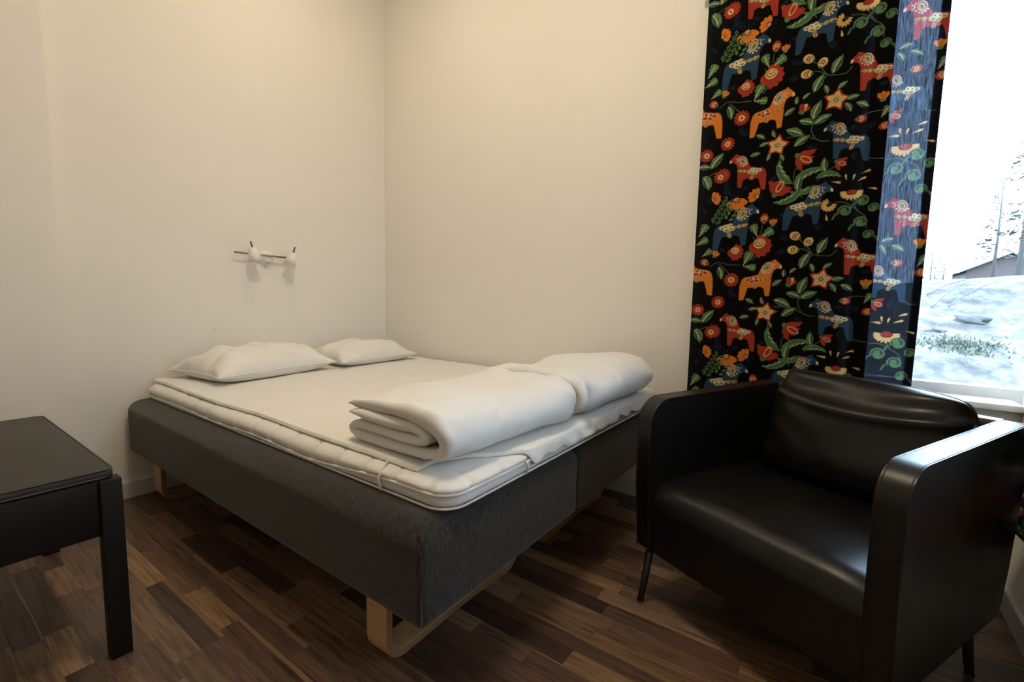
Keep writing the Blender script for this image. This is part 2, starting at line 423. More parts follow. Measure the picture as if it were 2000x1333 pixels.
# ------------------------------------------------------------------ bed: two bases with bent legs
def bed_base(y0, y1, label):
    W = y1-y0; x0, x1 = 0.03, 2.035; z0, z1 = 0.245, 0.492
    root = empty('bed_base', (x0, y0, 0)); tag(root, label, 'bed', 'bed bases standing side by side')
    # body: rounded-box skin, soft top edge
    r = 0.062; rc = 0.02
    prof = []                                    # (inset, z)
    prof += [(0.03, z0), (0.006, z0), (0.0015, z0+0.003), (0, z0+0.008)]
    for k in range(1, 12): prof.append((0.0, z0+0.008+(z1-r-z0-0.008)*k/11))
    for k in range(1, 9):
        t = PI/2*k/8; prof.append((r-r*math.cos(t), z1-r+r*math.sin(t)))
    prof += [(0.10, z1+0.001), (0.2, z1+0.001)]
    def loop(ins):
        a0, a1, b0, b1 = ins, x1-x0-ins, ins, W-ins; pts = []
        rr = max(rc-ins*0.3, 0.004)
        for cx, cy, s in ((a1-rr, b0+rr, -90), (a1-rr, b1-rr, 0), (a0+rr, b1-rr, 90), (a0+rr, b0+rr, 180)):
            for k in range(7):
                t = math.radians(s+90*k/6); pts.append((cx+rr*math.cos(t), cy+rr*math.sin(t)))
        return pts
    V = []
    for ins, z in prof: V += [(px, py, z) for px, py in loop(ins)]
    nc = 28; F = [tuple(f) for f in grid_faces(len(prof), nc, wrap_c=True)]
    F.append(tuple(range(nc))[::-1]); F.append(tuple((len(prof)-1)*nc+k for k in range(nc)))
    b = mesh_obj('body', V, F, M_CHAR, root, smooth=True)
    for cx in (x1-x0-0.0055,):                  # stitched seam down each foot corner
        for cy in (0.0055, W-0.0055):
            tube('corner_seam', [(cx, cy, z0+0.01), (cx, cy, 0.35), (cx, cy, z1-r), (cx-0.012, cy+(0.012 if cy < W/2 else -0.012), z1-0.012)], 0.0022, M_CHAR, b, 6)
    # bent laminated legs: one U under each end
    for lx in (0.085, 1.712):
        w2, th, R_ = 0.086, 0.022, 0.065; ya, yb = 0.068, W-0.068
        path = [(ya, 0.26)]
        for k in range(9):
            t = PI+PI/2*k/8; path.append((ya+R_+R_*math.cos(t), R_+R_*math.sin(t)))
        for k in range(1, 8):
            s = k/8; path.append((ya+R_+(yb-ya-2*R_)*s, 0.008*math.sin(PI*s)**2))
        for k in range(9):
            t = -PI/2+PI/2*k/8; path.append((yb-R_+R_*math.cos(t), R_+R_*math.sin(t)))
        path.append((yb, 0.26))
        n = len(path); V, F = [], []
        for i, (py, pz) in enumerate(path):
            a, c = path[max(i-1, 0)], path[min(i+1, n-1)]; dy, dz = c[0]-a[0], c[1]-a[1]; l = math.hypot(dy, dz)
            ny_, nz_ = -dz/l, dy/l                # towards the inside of the U
            for off in (0.0, th):
                for xx in (lx, lx+w2): V.append((xx, py+ny_*off, pz+nz_*off))
        for i in range(n-1):
            q = i*4; F += [(q, q+1, q+5, q+4), (q+3, q+2, q+6, q+7), (q+2, q, q+4, q+6), (q+1, q+3, q+7, q+5)]
        F += [(0, 2, 3, 1), ((n-1)*4, (n-1)*4+1, (n-1)*4+3, (n-1)*4+2)]
        lg = mesh_obj('leg', V, F, M_BIRCH, root)
        lg.data.materials.append(M_BIRCHEDGE)
        for i, pl in enumerate(lg.data.polygons):
            if i < (n-1)*4 and i % 4 >= 2: pl.material_index = 1
        bv = lg.modifiers.new('bevel', 'BEVEL'); bv.width = 0.0025; bv.segments = 2; bv.limit_method = 'ANGLE'
    return root
bed_base(-1.560, -0.802, 'charcoal fabric bed base on bent wood legs, the one nearer the bench')
bed_base(-0.796, -0.038, 'charcoal fabric bed base on bent wood legs, the one against the window wall')

# ------------------------------------------------------------------ mattress topper
TX0, TX1, TY0, TY1, TZ = 0.035, 2.042, -1.484, -0.028, 0.4945
def smooth01(t): t = np.clip(t, 0, 1); return t*t*(3-2*t)
top = empty('mattress_topper', ((TX0+TX1)/2, (TY0+TY1)/2, TZ)); tag(top, 'white quilted mattress topper with piped edge across both bed bases', 'mattress')
rc = 0.068
loop = []
hx, hy = (TX1-TX0)/2, (TY1-TY0)/2
segs = [((-hx+rc, -hy), (hx-rc, -hy)), ((hx, -hy+rc), (hx, hy-rc)), ((hx-rc, hy), (-hx+rc, hy)), ((-hx, hy-rc), (-hx, -hy+rc))]
cs = [((hx-rc, -hy+rc), -90), ((hx-rc, hy-rc), 0), ((-hx+rc, hy-rc), 90), ((-hx+rc, -hy+rc), 180)]
for (a, b), (cc, s0) in zip(segs, cs):
    L = math.hypot(b[0]-a[0], b[1]-a[1]); n = int(L/0.0095)
    for k in range(n): loop.append((a[0]+(b[0]-a[0])*k/n, a[1]+(b[1]-a[1])*k/n, *((0, -1), (1, 0), (0, 1), (-1, 0))[cs.index((cc, s0))]))
    for k in range(10):
        t = math.radians(s0+90*k/10); loop.append((cc[0]+rc*math.cos(t), cc[1]+rc*math.sin(t), math.cos(t), math.sin(t)))
loop = np.array(loop); NL = len(loop)
arc = np.concatenate([[0], np.cumsum(np.hypot(*np.diff(loop[:, :2], axis=0).T))])
wx = loop[:, 0]+(TX0+TX1)/2; wy = loop[:, 1]+(TY0+TY1)/2
# height of the piping line: low along the long side, higher round the foot
zp = 0.012+0.026*smooth01((wx-1.45)/0.5)
zp = np.where(wy > -0.2, 0.03, zp)
st = 0.125; ph = (arc % st)/st; stitch = np.exp(-((np.minimum(ph, 1-ph))*st/0.008)**2)
wave = ripple(arc*1.0, arc*0, 3, 2.2)
def ring(ins, z): return np.stack([loop[:, 0]-loop[:, 2]*ins, loop[:, 1]-loop[:, 3]*ins, z], 1)
one = np.ones(NL)
H = 0.068
zpp = zp+0.003*wave
rings = [ring(0.05*one, 0*one), ring(0.012*one, 0.000*one), ring(0.004+0.002*wave, 0.25*zpp), ring(0.001*one, 0.6*zpp), ring(0.004*one, 0.93*zpp)]
band_rows = len(rings)
for k, (f, ins) in enumerate(((0.06, 0.004), (0.2, -0.003), (0.38, -0.005), (0.55, -0.002), (0.7, 0.006), (0.84, 0.020), (0.94, 0.042), (0.99, 0.056), (1.01, 0.066))):
    g = stitch*0.015*math.sin(PI*min(f*0.85+0.08, 1))
    rings.append(ring(ins+g, zpp+(H-zpp)*f-g*0.45*f))
V = np.concatenate(rings); F = [tuple(f) for f in grid_faces(len(rings), NL, wrap_c=True)]
F.append(tuple(range(NL))[::-1]); F.append(tuple((len(rings)-1)*NL+k for k in range(NL)))
b = mesh_obj('ticking', V, F, M_TOPPER, top, smooth=True); b.data.materials.append(M_BAND)
for i in range((band_rows-1)*NL): b.data.polygons[i].material_index = 1
pp = ring(-0.0015*one, zpp+0.001)
tube('piping', pp, 0.0042, M_TOPPER, top, 8, closed=True)
tube('piping', ring(-0.0005*one, 0.0045*one), 0.0032, M_TOPPER, top, 6, closed=True)
# quilting seams showing on the top of the long side are the stitch grooves above

# ------------------------------------------------------------------ quilted pad on the topper
PZ = TZ+H
_in = np.array([-0.012, -0.008, -0.005, -0.002, 0.006, 0.020, 0.042, 0.075, 0.11]); _dr = np.array([0.042, 0.030, 0.018, 0.011, 0.0068, 0.0034, 0.0010, 0.0002, 0.0])
def pad_h(X, Y): return -np.interp(TX1-X, _in, _dr)-np.interp(Y-TY0, _in, _dr)
nx, ny = 160, 120
u = np.linspace(0, 1, nx); v = np.linspace(0, 1, ny); u = np.sort(np.concatenate([u, [0.001, 0.003, 0.994, 0.996, 0.998, 0.9993]])); v = np.sort(np.concatenate([v, [0.0015, 0.004, 0.997]])); nx, ny = len(u), len(v)
U, Vv = np.meshgrid(u, v, indexing='ij')
Yp = -1.452+0.004*ripple(U*2, U*0, 11, 2.0)*(1-Vv)+Vv*(1.452-0.036)
cut = smooth01((-1.10-Yp)/0.30)
Xp = 0.040+U*(2.054-0.150*cut+0.005*ripple(Yp*2, Yp*0, 12, 3.0)-0.040)
Zp = PZ+pad_h(Xp, Yp)+0.0012*ripple(Xp, Yp, 5, 4)
edge = np.minimum(np.minimum(U, 1-U)*2.0, np.minimum(Vv, 1-Vv)*1.4); th = 0.0110*np.clip(edge/0.0015, 0, 1)**0.5
quilt = 0.0022*np.abs(np.sin(Xp*PI/0.11)*np.sin(Yp*PI/0.11))
topv = np.stack([Xp, Yp, Zp+th+quilt+0.001], -1).reshape(-1, 3); botv = np.stack([Xp, Yp, Zp+0.0005], -1).reshape(-1, 3)
q = grid_faces(nx, ny); q2 = grid_faces(nx, ny, flip=True)+nx*ny
pv = np.concatenate([topv, botv])-np.array([1.0, -0.75, PZ])
pad = empty('mattress_pad', (1.0, -0.75, PZ)); tag(pad, 'thin white quilted mattress pad laid over the topper under the pillows', 'mattress pad')
np_mesh('quilted_sheet', pv, np.concatenate([q[:, ::-1], q2[:, ::-1]]), M_PAD, pad)
def elastic(pts): tube('elastic_band', [np.array(p)-np.array([1.0, -0.75, PZ]) for p in catmull(pts, 6)], 0.0035, M_BAND, pad, 6)
elastic([(1.79, -1.450, PZ+0.002), (1.80, -1.468, PZ-0.004), (1.805, -1.492, TZ+0.044), (1.807, -1.495, TZ+0.026), (1.81, -1.490, TZ+0.004)])
elastic([(1.95, -1.18, PZ-0.002), (2.02, -1.165, PZ-0.014), (2.048, -1.160, TZ+0.040), (2.052, -1.158, TZ+0.022), (2.045, -1.156, TZ+0.004)])

# ------------------------------------------------------------------ pillows
def pillow_mesh(name, L, W, T, seed, mat, parent, p=2.6, crease=0.006, sag=0.0, corner=0.10, n=70):
    a = np.linspace(-1, 1, n); A, B = np.meshgrid(a, a, indexing='ij')
    A = np.sign(A)*np.abs(A)**0.85; B = np.sign(B)*np.abs(B)**0.85
    prof = (np.clip(1-np.abs(A)**p, 0, 1)*np.clip(1-np.abs(B)**p, 0, 1))**0.54
    ca = 1-corner*(1-np.abs(A)**2.2)*np.abs(B)**3; cb = 1-corner*(1-np.abs(B)**2.2)*np.abs(A)**3
    x = A*L/2*cb; y = B*W/2*ca
    rip = crease*ripple(x, y, seed, 5.0)*np.clip(prof*3, 0, 1)
    up_ = T*0.62*prof+rip; dn = -T*0.38*prof
    dn = np.maximum(dn, -T*0.20)
    rad = crease*0.8*np.sin(np.arctan2(B, A)*13+seed)*np.clip(np.maximum(np.abs(A), np.abs(B))-0.35, 0, 1)*np.clip(prof*4, 0, 1)
    up_ = up_+rad+0.0018*ripple(x, y, seed+40, 13.0, 14)*np.clip(prof*3, 0, 1)
    V = np.concatenate([np.stack([x, y, up_], -1).reshape(-1, 3), np.stack([x, y, dn], -1).reshape(-1, 3)])
    q = grid_faces(n, n)
    o = np_mesh(name, V, np.concatenate([q[:, ::-1], q+n*n]), mat, parent)
    bmx = bmesh.new(); bmx.from_mesh(o.data); bmesh.ops.remove_doubles(bmx, verts=bmx.verts[:], dist=1e-5); bmesh.ops.recalc_face_normals(bmx, faces=bmx.faces[:]); bmx.to_mesh(o.data); bmx.free()
    edge = [(x[i, 0], y[i, 0]) for i in range(n)]+[(x[-1, j], y[-1, j]) for j in range(1, n)]+[(x[i, -1], y[i, -1]) for i in range(n-2, -1, -1)]+[(x[0, j], y[0, j]) for j in range(n-2, 0, -1)]
    return o, edge
def pillow(loc, rot, L, W, T, seed, label):
    r = empty('pillow', loc); r.rotation_euler = rot
    tag(r, label, 'pillow', 'pillows at the head of the bed')
    o, e = pillow_mesh('cover', L, W, T, seed, M_PILL, r, crease=0.009)
    tube('edge_seam', [(a, b, 0.0) for a, b in e[::2]], 0.0028, M_PILL, r, 6, closed=True)
    return r
pillow((0.250, -1.050, PZ+0.056), (math.radians(0), math.radians(0), math.radians(97)), 0.66, 0.44, 0.185, 4, 'white pillow nearer the bench, lying flat against the wall below the lamp')
pillow((0.250, -0.400, PZ+0.050), (0, 0, math.radians(91)), 0.58, 0.42, 0.155, 9, 'white pillow in the room corner against the window wall')

# ------------------------------------------------------------------ folded duvets
def duvet(loc, rz, Ly, sx, sz, seed, label):
    r = empty('folded_duvet', loc, rz); tag(r, label, 'duvet', 'folded duvets at the foot of the bed')
    path = [(0.012, 0.083), (0.12, 0.082), (0.22, 0.083), (0.29, 0.084), (0.335, 0.070), (0.318, 0.054), (0.24, 0.050), (0.12, 0.051), (0.04, 0.050), (0.004, 0.034), (0.035, 0.018),
            (0.14, 0.017), (0.26, 0.017), (0.34, 0.019), (0.392, 0.031), (0.412, 0.064), (0.392, 0.098), (0.34, 0.116), (0.25, 0.121), (0.14, 0.120), (0.05, 0.117), (-0.002, 0.106)]
    c = np.array(catmull(path, 6)); n = len(c)
    d = np.gradient(c, axis=0); d /= np.linalg.norm(d, axis=1)[:, None]; nn = np.stack([-d[:, 1], d[:, 0]], 1)
    s = np.linspace(0, 1, n)
    th = 0.0155+0.0075*smooth01((s-0.62)/0.1)
    th = th*np.clip(np.minimum(s, 1-s)/0.022, 0.16, 1)**0.5
    m = 74; ys = np.linspace(0, 1, m)
    rowsV = []
    for j, t in enumerate(ys):
        e = min(t, 1-t)*Ly
        tap = 0.42+0.58*math.sqrt(max(0.0, 1-(1-min(e/0.022, 1.0))**2))
        yy = t*Ly
        endw = 1+2.2*math.exp(-e/0.06)
        w1 = 0.0055*endw*ripple(s*2.2+endw*0.1, np.full(n, yy*1.4), seed, 2.4); w2 = 0.005*ripple(s*2.2, np.full(n, yy*2), seed+1, 3.0)
        jag = 0.012*ripple(s*3, s*0, seed+2, 1.5)*max(0, 1-t*Ly/0.12)*(1 if seed == 21 else 0.3) + 0.004*ripple(s*3, s*0, seed+3, 1.5)*max(0, 1-(1-t)*Ly/0.12)
        hmul = 1+0.05*math.sin(t*5+seed)+0.04*math.sin(t*11+seed*2)
        puff = np.where(s > 0.62, 1.0, 0.35)
        fine_ = 0.0016*ripple(s*2.2, np.full(n, yy), seed+7, 9.0, 14)*np.where(s > 0.6, 1.0, 0.4)
        rad_ = 0.0045*np.sin(s*95+3*math.sin(yy*9)+seed)*math.exp(-e/0.07)*np.where(s > 0.62, 1.0, 0.5)*min(1, e/0.02)
        fold_ = -0.006*np.exp(-((yy-0.30*Ly-0.10*np.sin(s*6+seed))/0.012)**2)*np.where((s > 0.66) & (s < 0.86), np.sin(np.clip((s-0.66)/0.2, 0, 1)*PI), 0)
        w1 = w1+fine_+rad_
        o_ = c+nn*((th*tap)+w2*0.5*puff)[:, None]; i_ = c-nn*((th*tap)+w1*puff*min(tap, 1)+fold_)[:, None]
        loop_ = np.concatenate([o_, i_[::-1]])
        jj = np.concatenate([jag, jag[::-1]])
        rowsV.append(np.stack([loop_[:, 0]*sx, yy+jj, np.maximum(loop_[:, 1]*sz*hmul, 0.0005)], 1))
    V = np.concatenate(rowsV); k = 2*n
    q = grid_faces(m, k, wrap_c=True)
    caps = []
    for base in (0, (m-1)*k):
        for i in range(n-1):
            f = (base+i, base+i+1, base+k-2-i, base+k-1-i); caps.append(f if base == 0 else f[::-1])
    o = np_mesh('folded_layers', V, np.concatenate([q, np.array(caps)]), M_DUVET, r)
    bmx = bmesh.new(); bmx.from_mesh(o.data); bmesh.ops.recalc_face_normals(bmx, faces=bmx.faces[:]); bmx.to_mesh(o.data); bmx.free()
    return r
duvet((1.585, -1.425, PZ+0.017), math.radians(-2.5), 0.64, 0.97, 1.02, 21, 'white folded duvet with its layered end showing, nearer the bench')
duvet((1.612, -0.771, PZ+0.017), math.radians(-2.0), 0.645, 1.00, 1.08, 35, 'white folded duvet on the far half of the bed, near the window wall')

# ------------------------------------------------------------------ armchair
CH_W, CH_T, CH_Z0, CH_Z1 = 0.72, 0.058, 0.185, 0.700
CH_A = math.radians(-25.0)
chair = empty('armchair', (2.243, -0.800, 0), CH_A); tag(chair, 'black leather armchair with boxy arms and thin steel legs by the window', 'armchair')
def arc_pts(cx, cy, r, a0, a1, n): return [(cx+r*math.cos(math.radians(a0+(a1-a0)*k/n)), cy+r*math.sin(math.radians(a0+(a1-a0)*k/n))) for k in range(n+1)]
arm_prof = [(0.018, CH_Z0+0.012)]+[(0.004, 0.40)]+arc_pts(0.085, CH_Z1-0.088, 0.083, 180, 92, 9)+[(0.35, CH_Z1-0.002), (0.66, CH_Z1+0.002)]+arc_pts(0.695, CH_Z1-0.026, 0.028, 88, 0, 4)+[(0.700, 0.50), (0.672, 0.32)]+arc_pts(0.610, CH_Z0+0.035, 0.035, -10, -85, 4)+arc_pts(0.035, CH_Z0+0.016, 0.016, -90, -170, 3)
for x0 in (0.0, CH_W-CH_T):
    a = prism_x('arm', arm_prof, x0, x0+CH_T, M_LEATHER, chair, bev=0.010, seg=4)
    for xx in (x0+0.0045, x0+CH_T-0.0045):
        ctr = np.array([0.35, 0.45]); pts = []
        for (py, pz) in arm_prof: pts.append((xx, py, pz))
        outl = []
        n = len(arm_prof)
        for i in range(n):
            p0, p1 = np.array(arm_prof[i-1]), np.array(arm_prof[(i+1) % n]); t = p1-p0; t /= np.linalg.norm(t)
            nrm = np.array([-t[1], t[0]]); nrm = nrm if nrm @ (np.array(arm_prof[i])-ctr) > 0 else -nrm
            q_ = np.array(arm_prof[i])-nrm*0.0024; outl.append((xx, q_[0], q_[1]))
        tube('piping', outl, 0.0034, M_LEATHER, a, 6, closed=True)
seat_prof = [(0.030, CH_Z0)]+arc_pts(0.080, 0.345, 0.072, 178, 92, 9)+[(0.20, 0.421), (0.38, 0.419), (0.585, 0.405), (0.575, CH_Z0+0.02), (0.55, CH_Z0)]
bm = bmesh.new()
nxs = 22; xs = np.linspace(CH_T-0.004, CH_W-CH_T+0.004, nxs); rowsv = []
for xx in xs:
    e = min(xx-xs[0], xs[-1]-xx); cr = 0.012*min(1, e/0.08)**0.6
    rowsv.append([bm.verts.new((xx, py-(cr*0.5 if py < 0.1 and pz > 0.25 else 0), pz+(cr if pz > 0.39 else 0))) for py, pz in seat_prof])
for i in range(nxs-1):
    for k in range(len(seat_prof)):
        k2 = (k+1) % len(seat_prof); bm.faces.new((rowsv[i][k], rowsv[i+1][k], rowsv[i+1][k2], rowsv[i][k2]))
bm.faces.new(rowsv[0]); bm.faces.new(rowsv[-1][::-1])
bm_obj('seat', bm, M_LEATHER, chair, autosmooth=50)
back_prof = [(0.575, CH_Z0+0.01), (0.640, CH_Z0+0.005), (0.672, 0.32), (0.700, 0.50), (0.722, CH_Z1-0.02), (0.712, CH_Z1+0.002), (0.672, CH_Z1+0.002), (0.662, CH_Z1-0.015), (0.60, 0.42)]
prism_x('backrest', back_prof, CH_T-0.003, CH_W-CH_T+0.003, M_LEATHER, chair)
for (tx, ty), (fx, fy) in (((0.040, 0.050), (0.030, 0.020)), ((CH_W-0.040, 0.050), (CH_W-0.030, 0.020)), ((0.045, 0.555), (0.033, 0.600)), ((CH_W-0.045, 0.555), (CH_W-0.033, 0.600))):
    lg = tube('leg', [(tx, ty, CH_Z0+0.03), (fx+(tx-fx)*0.3, fy+(ty-fy)*0.3, 0.06), (fx, fy, 0.004)], [0.0135, 0.0115, 0.0105], M_BLACKMETAL, chair, 14)
    tube('glide', [(fx, fy, 0.006), (fx, fy, 0.0)], 0.0118, M_BLACKMETAL, lg, 14)

# loose back cushion
cu = empty('back_cushion', (0, 0, 0)); tag(cu, 'black leather loose back cushion leaning in the armchair', 'cushion')
cush_c = Vector((0.395, 0.548, 0.604)); rot = Matrix.Rotation(CH_A, 4, 'Z')
cu.matrix_world = Matrix.Translation((2.243, -0.800, 0)) @ rot @ Matrix.Translation(cush_c) @ Matrix.Rotation(math.radians(-1.5), 4, 'Y') @ Matrix.Rotation(math.radians(90-17), 4, 'X')
n = 80; a = np.linspace(-1, 1, n); A, B = np.meshgrid(a, a, indexing='ij')
A = np.sign(A)*np.abs(A)**0.8; B = np.sign(B)*np.abs(B)**0.8
prof = (np.clip(1-np.abs(A)**4, 0, 1)*np.clip(1-np.abs(B)**3.4, 0, 1))**0.5
LX, LY, TT = 0.575, 0.375, 0.160
x = A*LX/2*(1-0.05*(B+1)/2*1.0)*(1-0.05*(1-np.abs(B)**2)*np.abs(A)**3); y = B*LY/2*(1-0.07*(1-np.abs(A)**2)*np.abs(B)**3)-0.016*np.clip(B, 0, 1)**2*np.clip(A, -0.2, 1)
rk = 1-(0.07+0.09*(A > 0)*(B > 0))*np.abs(A*B)**2.5; x = x*(1+0.03*(1-B)/2)*rk; y = y*rk
dcr = B-(0.28+0.24*(A-0.1)**2)
wr = 0.010*np.exp(-(dcr/0.10)**2)-0.012*np.exp(-((dcr-0.22)/0.15)**2)+0.005*np.exp(-((dcr-0.5)/0.12)**2)+0.004*ripple(x, y, 71, 4)+0.004*np.sin((x*1.0+y*1.5)*40)*np.clip(-A-0.3, 0, 1)
wr = wr*np.clip(prof*2.5, 0, 1)
dent = -0.020*np.exp(-(((A+0.05)/0.55)**2+((B-0.78)/0.22)**2))
front = TT*0.5*prof+wr+dent*np.clip(prof*2, 0, 1); backz = -TT*0.42*prof
V = np.concatenate([np.stack([x, y, front], -1).reshape(-1, 3), np.stack([x, y, backz], -1).reshape(-1, 3)])
q = grid_faces(n, n)
o = np_mesh('cover', V, np.concatenate([q[:, ::-1], q+n*n]), M_LEATHER, cu)
bmx = bmesh.new(); bmx.from_mesh(o.data); bmesh.ops.remove_doubles(bmx, verts=bmx.verts[:], dist=1e-5); bmesh.ops.recalc_face_normals(bmx, faces=bmx.faces[:]); bmx.to_mesh(o.data); bmx.free()
edge = [(x[i, 0], y[i, 0]) for i in range(n)]+[(x[-1, j], y[-1, j]) for j in range(1, n)]+[(x[i, -1], y[i, -1]) for i in range(n-2, -1, -1)]+[(x[0, j], y[0, j]) for j in range(n-2, 0, -1)]
tube('piping', [(p, q_, 0) for p, q_ in edge[::2]], 0.0030, M_LEATHER, cu, 6, closed=True)

# ------------------------------------------------------------------ bench at the left
BX0, BX1, BY0, BY1, BZ = 0.335, 1.212, -2.46, -1.878, 0.507
bench = empty('bench', (BX0, BY0, 0)); tag(bench, 'black wooden bench with a padded leather seat at the left edge', 'bench')
def bb(name, x0, x1, y0, y1, z0, z1, mat, bev=0.002, par=None): return box(name, x0-BX0, x1-BX0, y0-BY0, y1-BY0, z0, z1, mat, par or bench, bev)
LG = 0.046
for x0 in (BX0, BX1-LG):
    for y0 in (BY0, BY1-LG): bb('leg', x0, x0+LG, y0, y0+LG, 0, BZ, M_BLACKWOOD)
for x0 in (BX0+0.012, BX1-0.034): bb('apron', x0, x0+0.022, BY0+LG, BY1-LG, 0.356, BZ-0.001, M_BLACKWOOD)
for y0 in (BY0+0.012, BY1-0.034): bb('apron', BX0+LG, BX1-LG, y0, y0+0.022, 0.356, BZ-0.001, M_BLACKWOOD)
bb('seat_board', BX0+0.034, BX1-0.034, BY0+0.034, BY1-0.034, BZ-0.022, BZ-0.003, M_BLACKWOOD)
M_PADL = plain('bench_leatherette', (0.025, 0.0225, 0.019), 0.55, bump=(500, 0.15))
pd = bb('seat_pad', BX0+0.012, BX1-0.018, BY0+0.012, BY1-0.012, BZ-0.003, BZ+0.028, M_PADL, 0.010)
pd.modifiers.new('soft', 'BEVEL').width = 0.003
x0, x1, y0, y1 = 0.014, BX1-BX0-0.020, 0.014, BY1-BY0-0.014
def rrect(x0, x1, y0, y1, r, z, n=5):
    out = []
    for cx, cy, s in ((x1-r, y0+r, -90), (x1-r, y1-r, 0), (x0+r, y1-r, 90), (x0+r, y0+r, 180)):
        out += [(cx+r*math.cos(math.radians(s+90*k/n)), cy+r*math.sin(math.radians(s+90*k/n)), z) for k in range(n+1)]
    return out
tube('piping', rrect(x0, x1, y0, y1, 0.02, BZ+0.024), 0.0036, M_PADL, pd, 8, closed=True)
tube('piping', rrect(x0, x1, y0, y1, 0.02, BZ+0.004), 0.0036, M_PADL, pd, 8, closed=True)

# ------------------------------------------------------------------ wall lamp
wl = empty('wall_lamp', (0, -0.872, 1.205)); tag(wl, 'white two-arm wall lamp with steel bar above the bed', 'wall lamp')
Mx = Matrix.Rotation(PI/2, 4, 'Y')                    # lathe axis to +X
lathe('mount', [(0.0, 0.040), (0.018, 0.039), (0.032, 0.031), (0.042, 0.016), (0.046, 0.002), (0.046, 0.0)], M_LAMPWHITE, wl, 32, Matrix.Translation((0, 0, 0.0)) @ Mx)
lathe('screw', [(0.0, 0.004), (0.004, 0.003), (0.005, 0.0)], M_DARKSTEM, wl, 12, Matrix.Translation((0.030, 0.004, -0.030)) @ Mx)
tube('bar', [(0.045, -0.185, 0.016), (0.045, 0.112, 0.006)], 0.0055, M_STEEL, wl, 12)
def shade(yc, zc, tilt, fwd):
    M_ = Matrix.Translation((0.074, yc, zc)) @ Matrix.Rotation(math.radians(tilt), 4, 'X') @ Matrix.Rotation(math.radians(fwd), 4, 'Y')
    s = lathe('shade', [(0.0, 0.040), (0.016, 0.039), (0.023, 0.033), (0.029, 0.0), (0.035, -0.038), (0.0335, -0.038), (0.026, 0.0), (0.015, 0.030), (0.0, 0.032)], M_LAMPWHITE, wl, 32, M_)
    tube('switch_stem', [M_ @ Vector((0, 0, 0.036)), M_ @ Vector((0, 0, 0.074))], 0.0042, M_DARKSTEM, s, 10)
    tube('joint', [(0.048, yc, zc+0.004), (0.060, yc, zc+0.003)], 0.006, M_STEEL, s, 10)
    lathe('bulb', [(0.0, -0.030), (0.012, -0.026), (0.016, -0.014), (0.012, 0.006), (0.0, 0.010)], M_LAMPWHITE, s, 16, M_)
shade(-0.094, 0.008, 10, -6)
shade(0.120, -0.002, -13, 10)

# ------------------------------------------------------------------ ceiling lamps
ml_room = emissive('opal_glass_room', LAMP_COL, LAMP_ROOM); ml_bed = emissive('opal_glass_bed', LAMP_COL, LAMP_BED)
def ceiling_lamp(x, y, r, mat, label, drop=0.03):
    t = empty('ceiling_lamp', (x, y, CEIL)); tag(t, label, 'lamp')
    lathe('base_plate', [(0.0, -drop), (r*0.8, -drop), (r*0.85, -drop+0.01), (r*0.85, 0.0)], M_LAMPWHITE, t, 32)
    prof = [(r*math.cos(a_), -drop-r*0.55*math.sin(a_)) for a_ in np.linspace(0, PI/2, 9)]
    prof[-1] = (0.0, prof[-1][1])
    lathe('diffuser', [(r*0.8, -drop+0.001)]+prof, mat, t, 32)
ceiling_lamp(1.95, -1.45, 0.17, ml_room, 'round opal ceiling lamp over the middle of the room')
ceiling_lamp(0.84, -0.90, 0.085, ml_bed, 'small opal ceiling lamp over the head of the bed', 0.08)

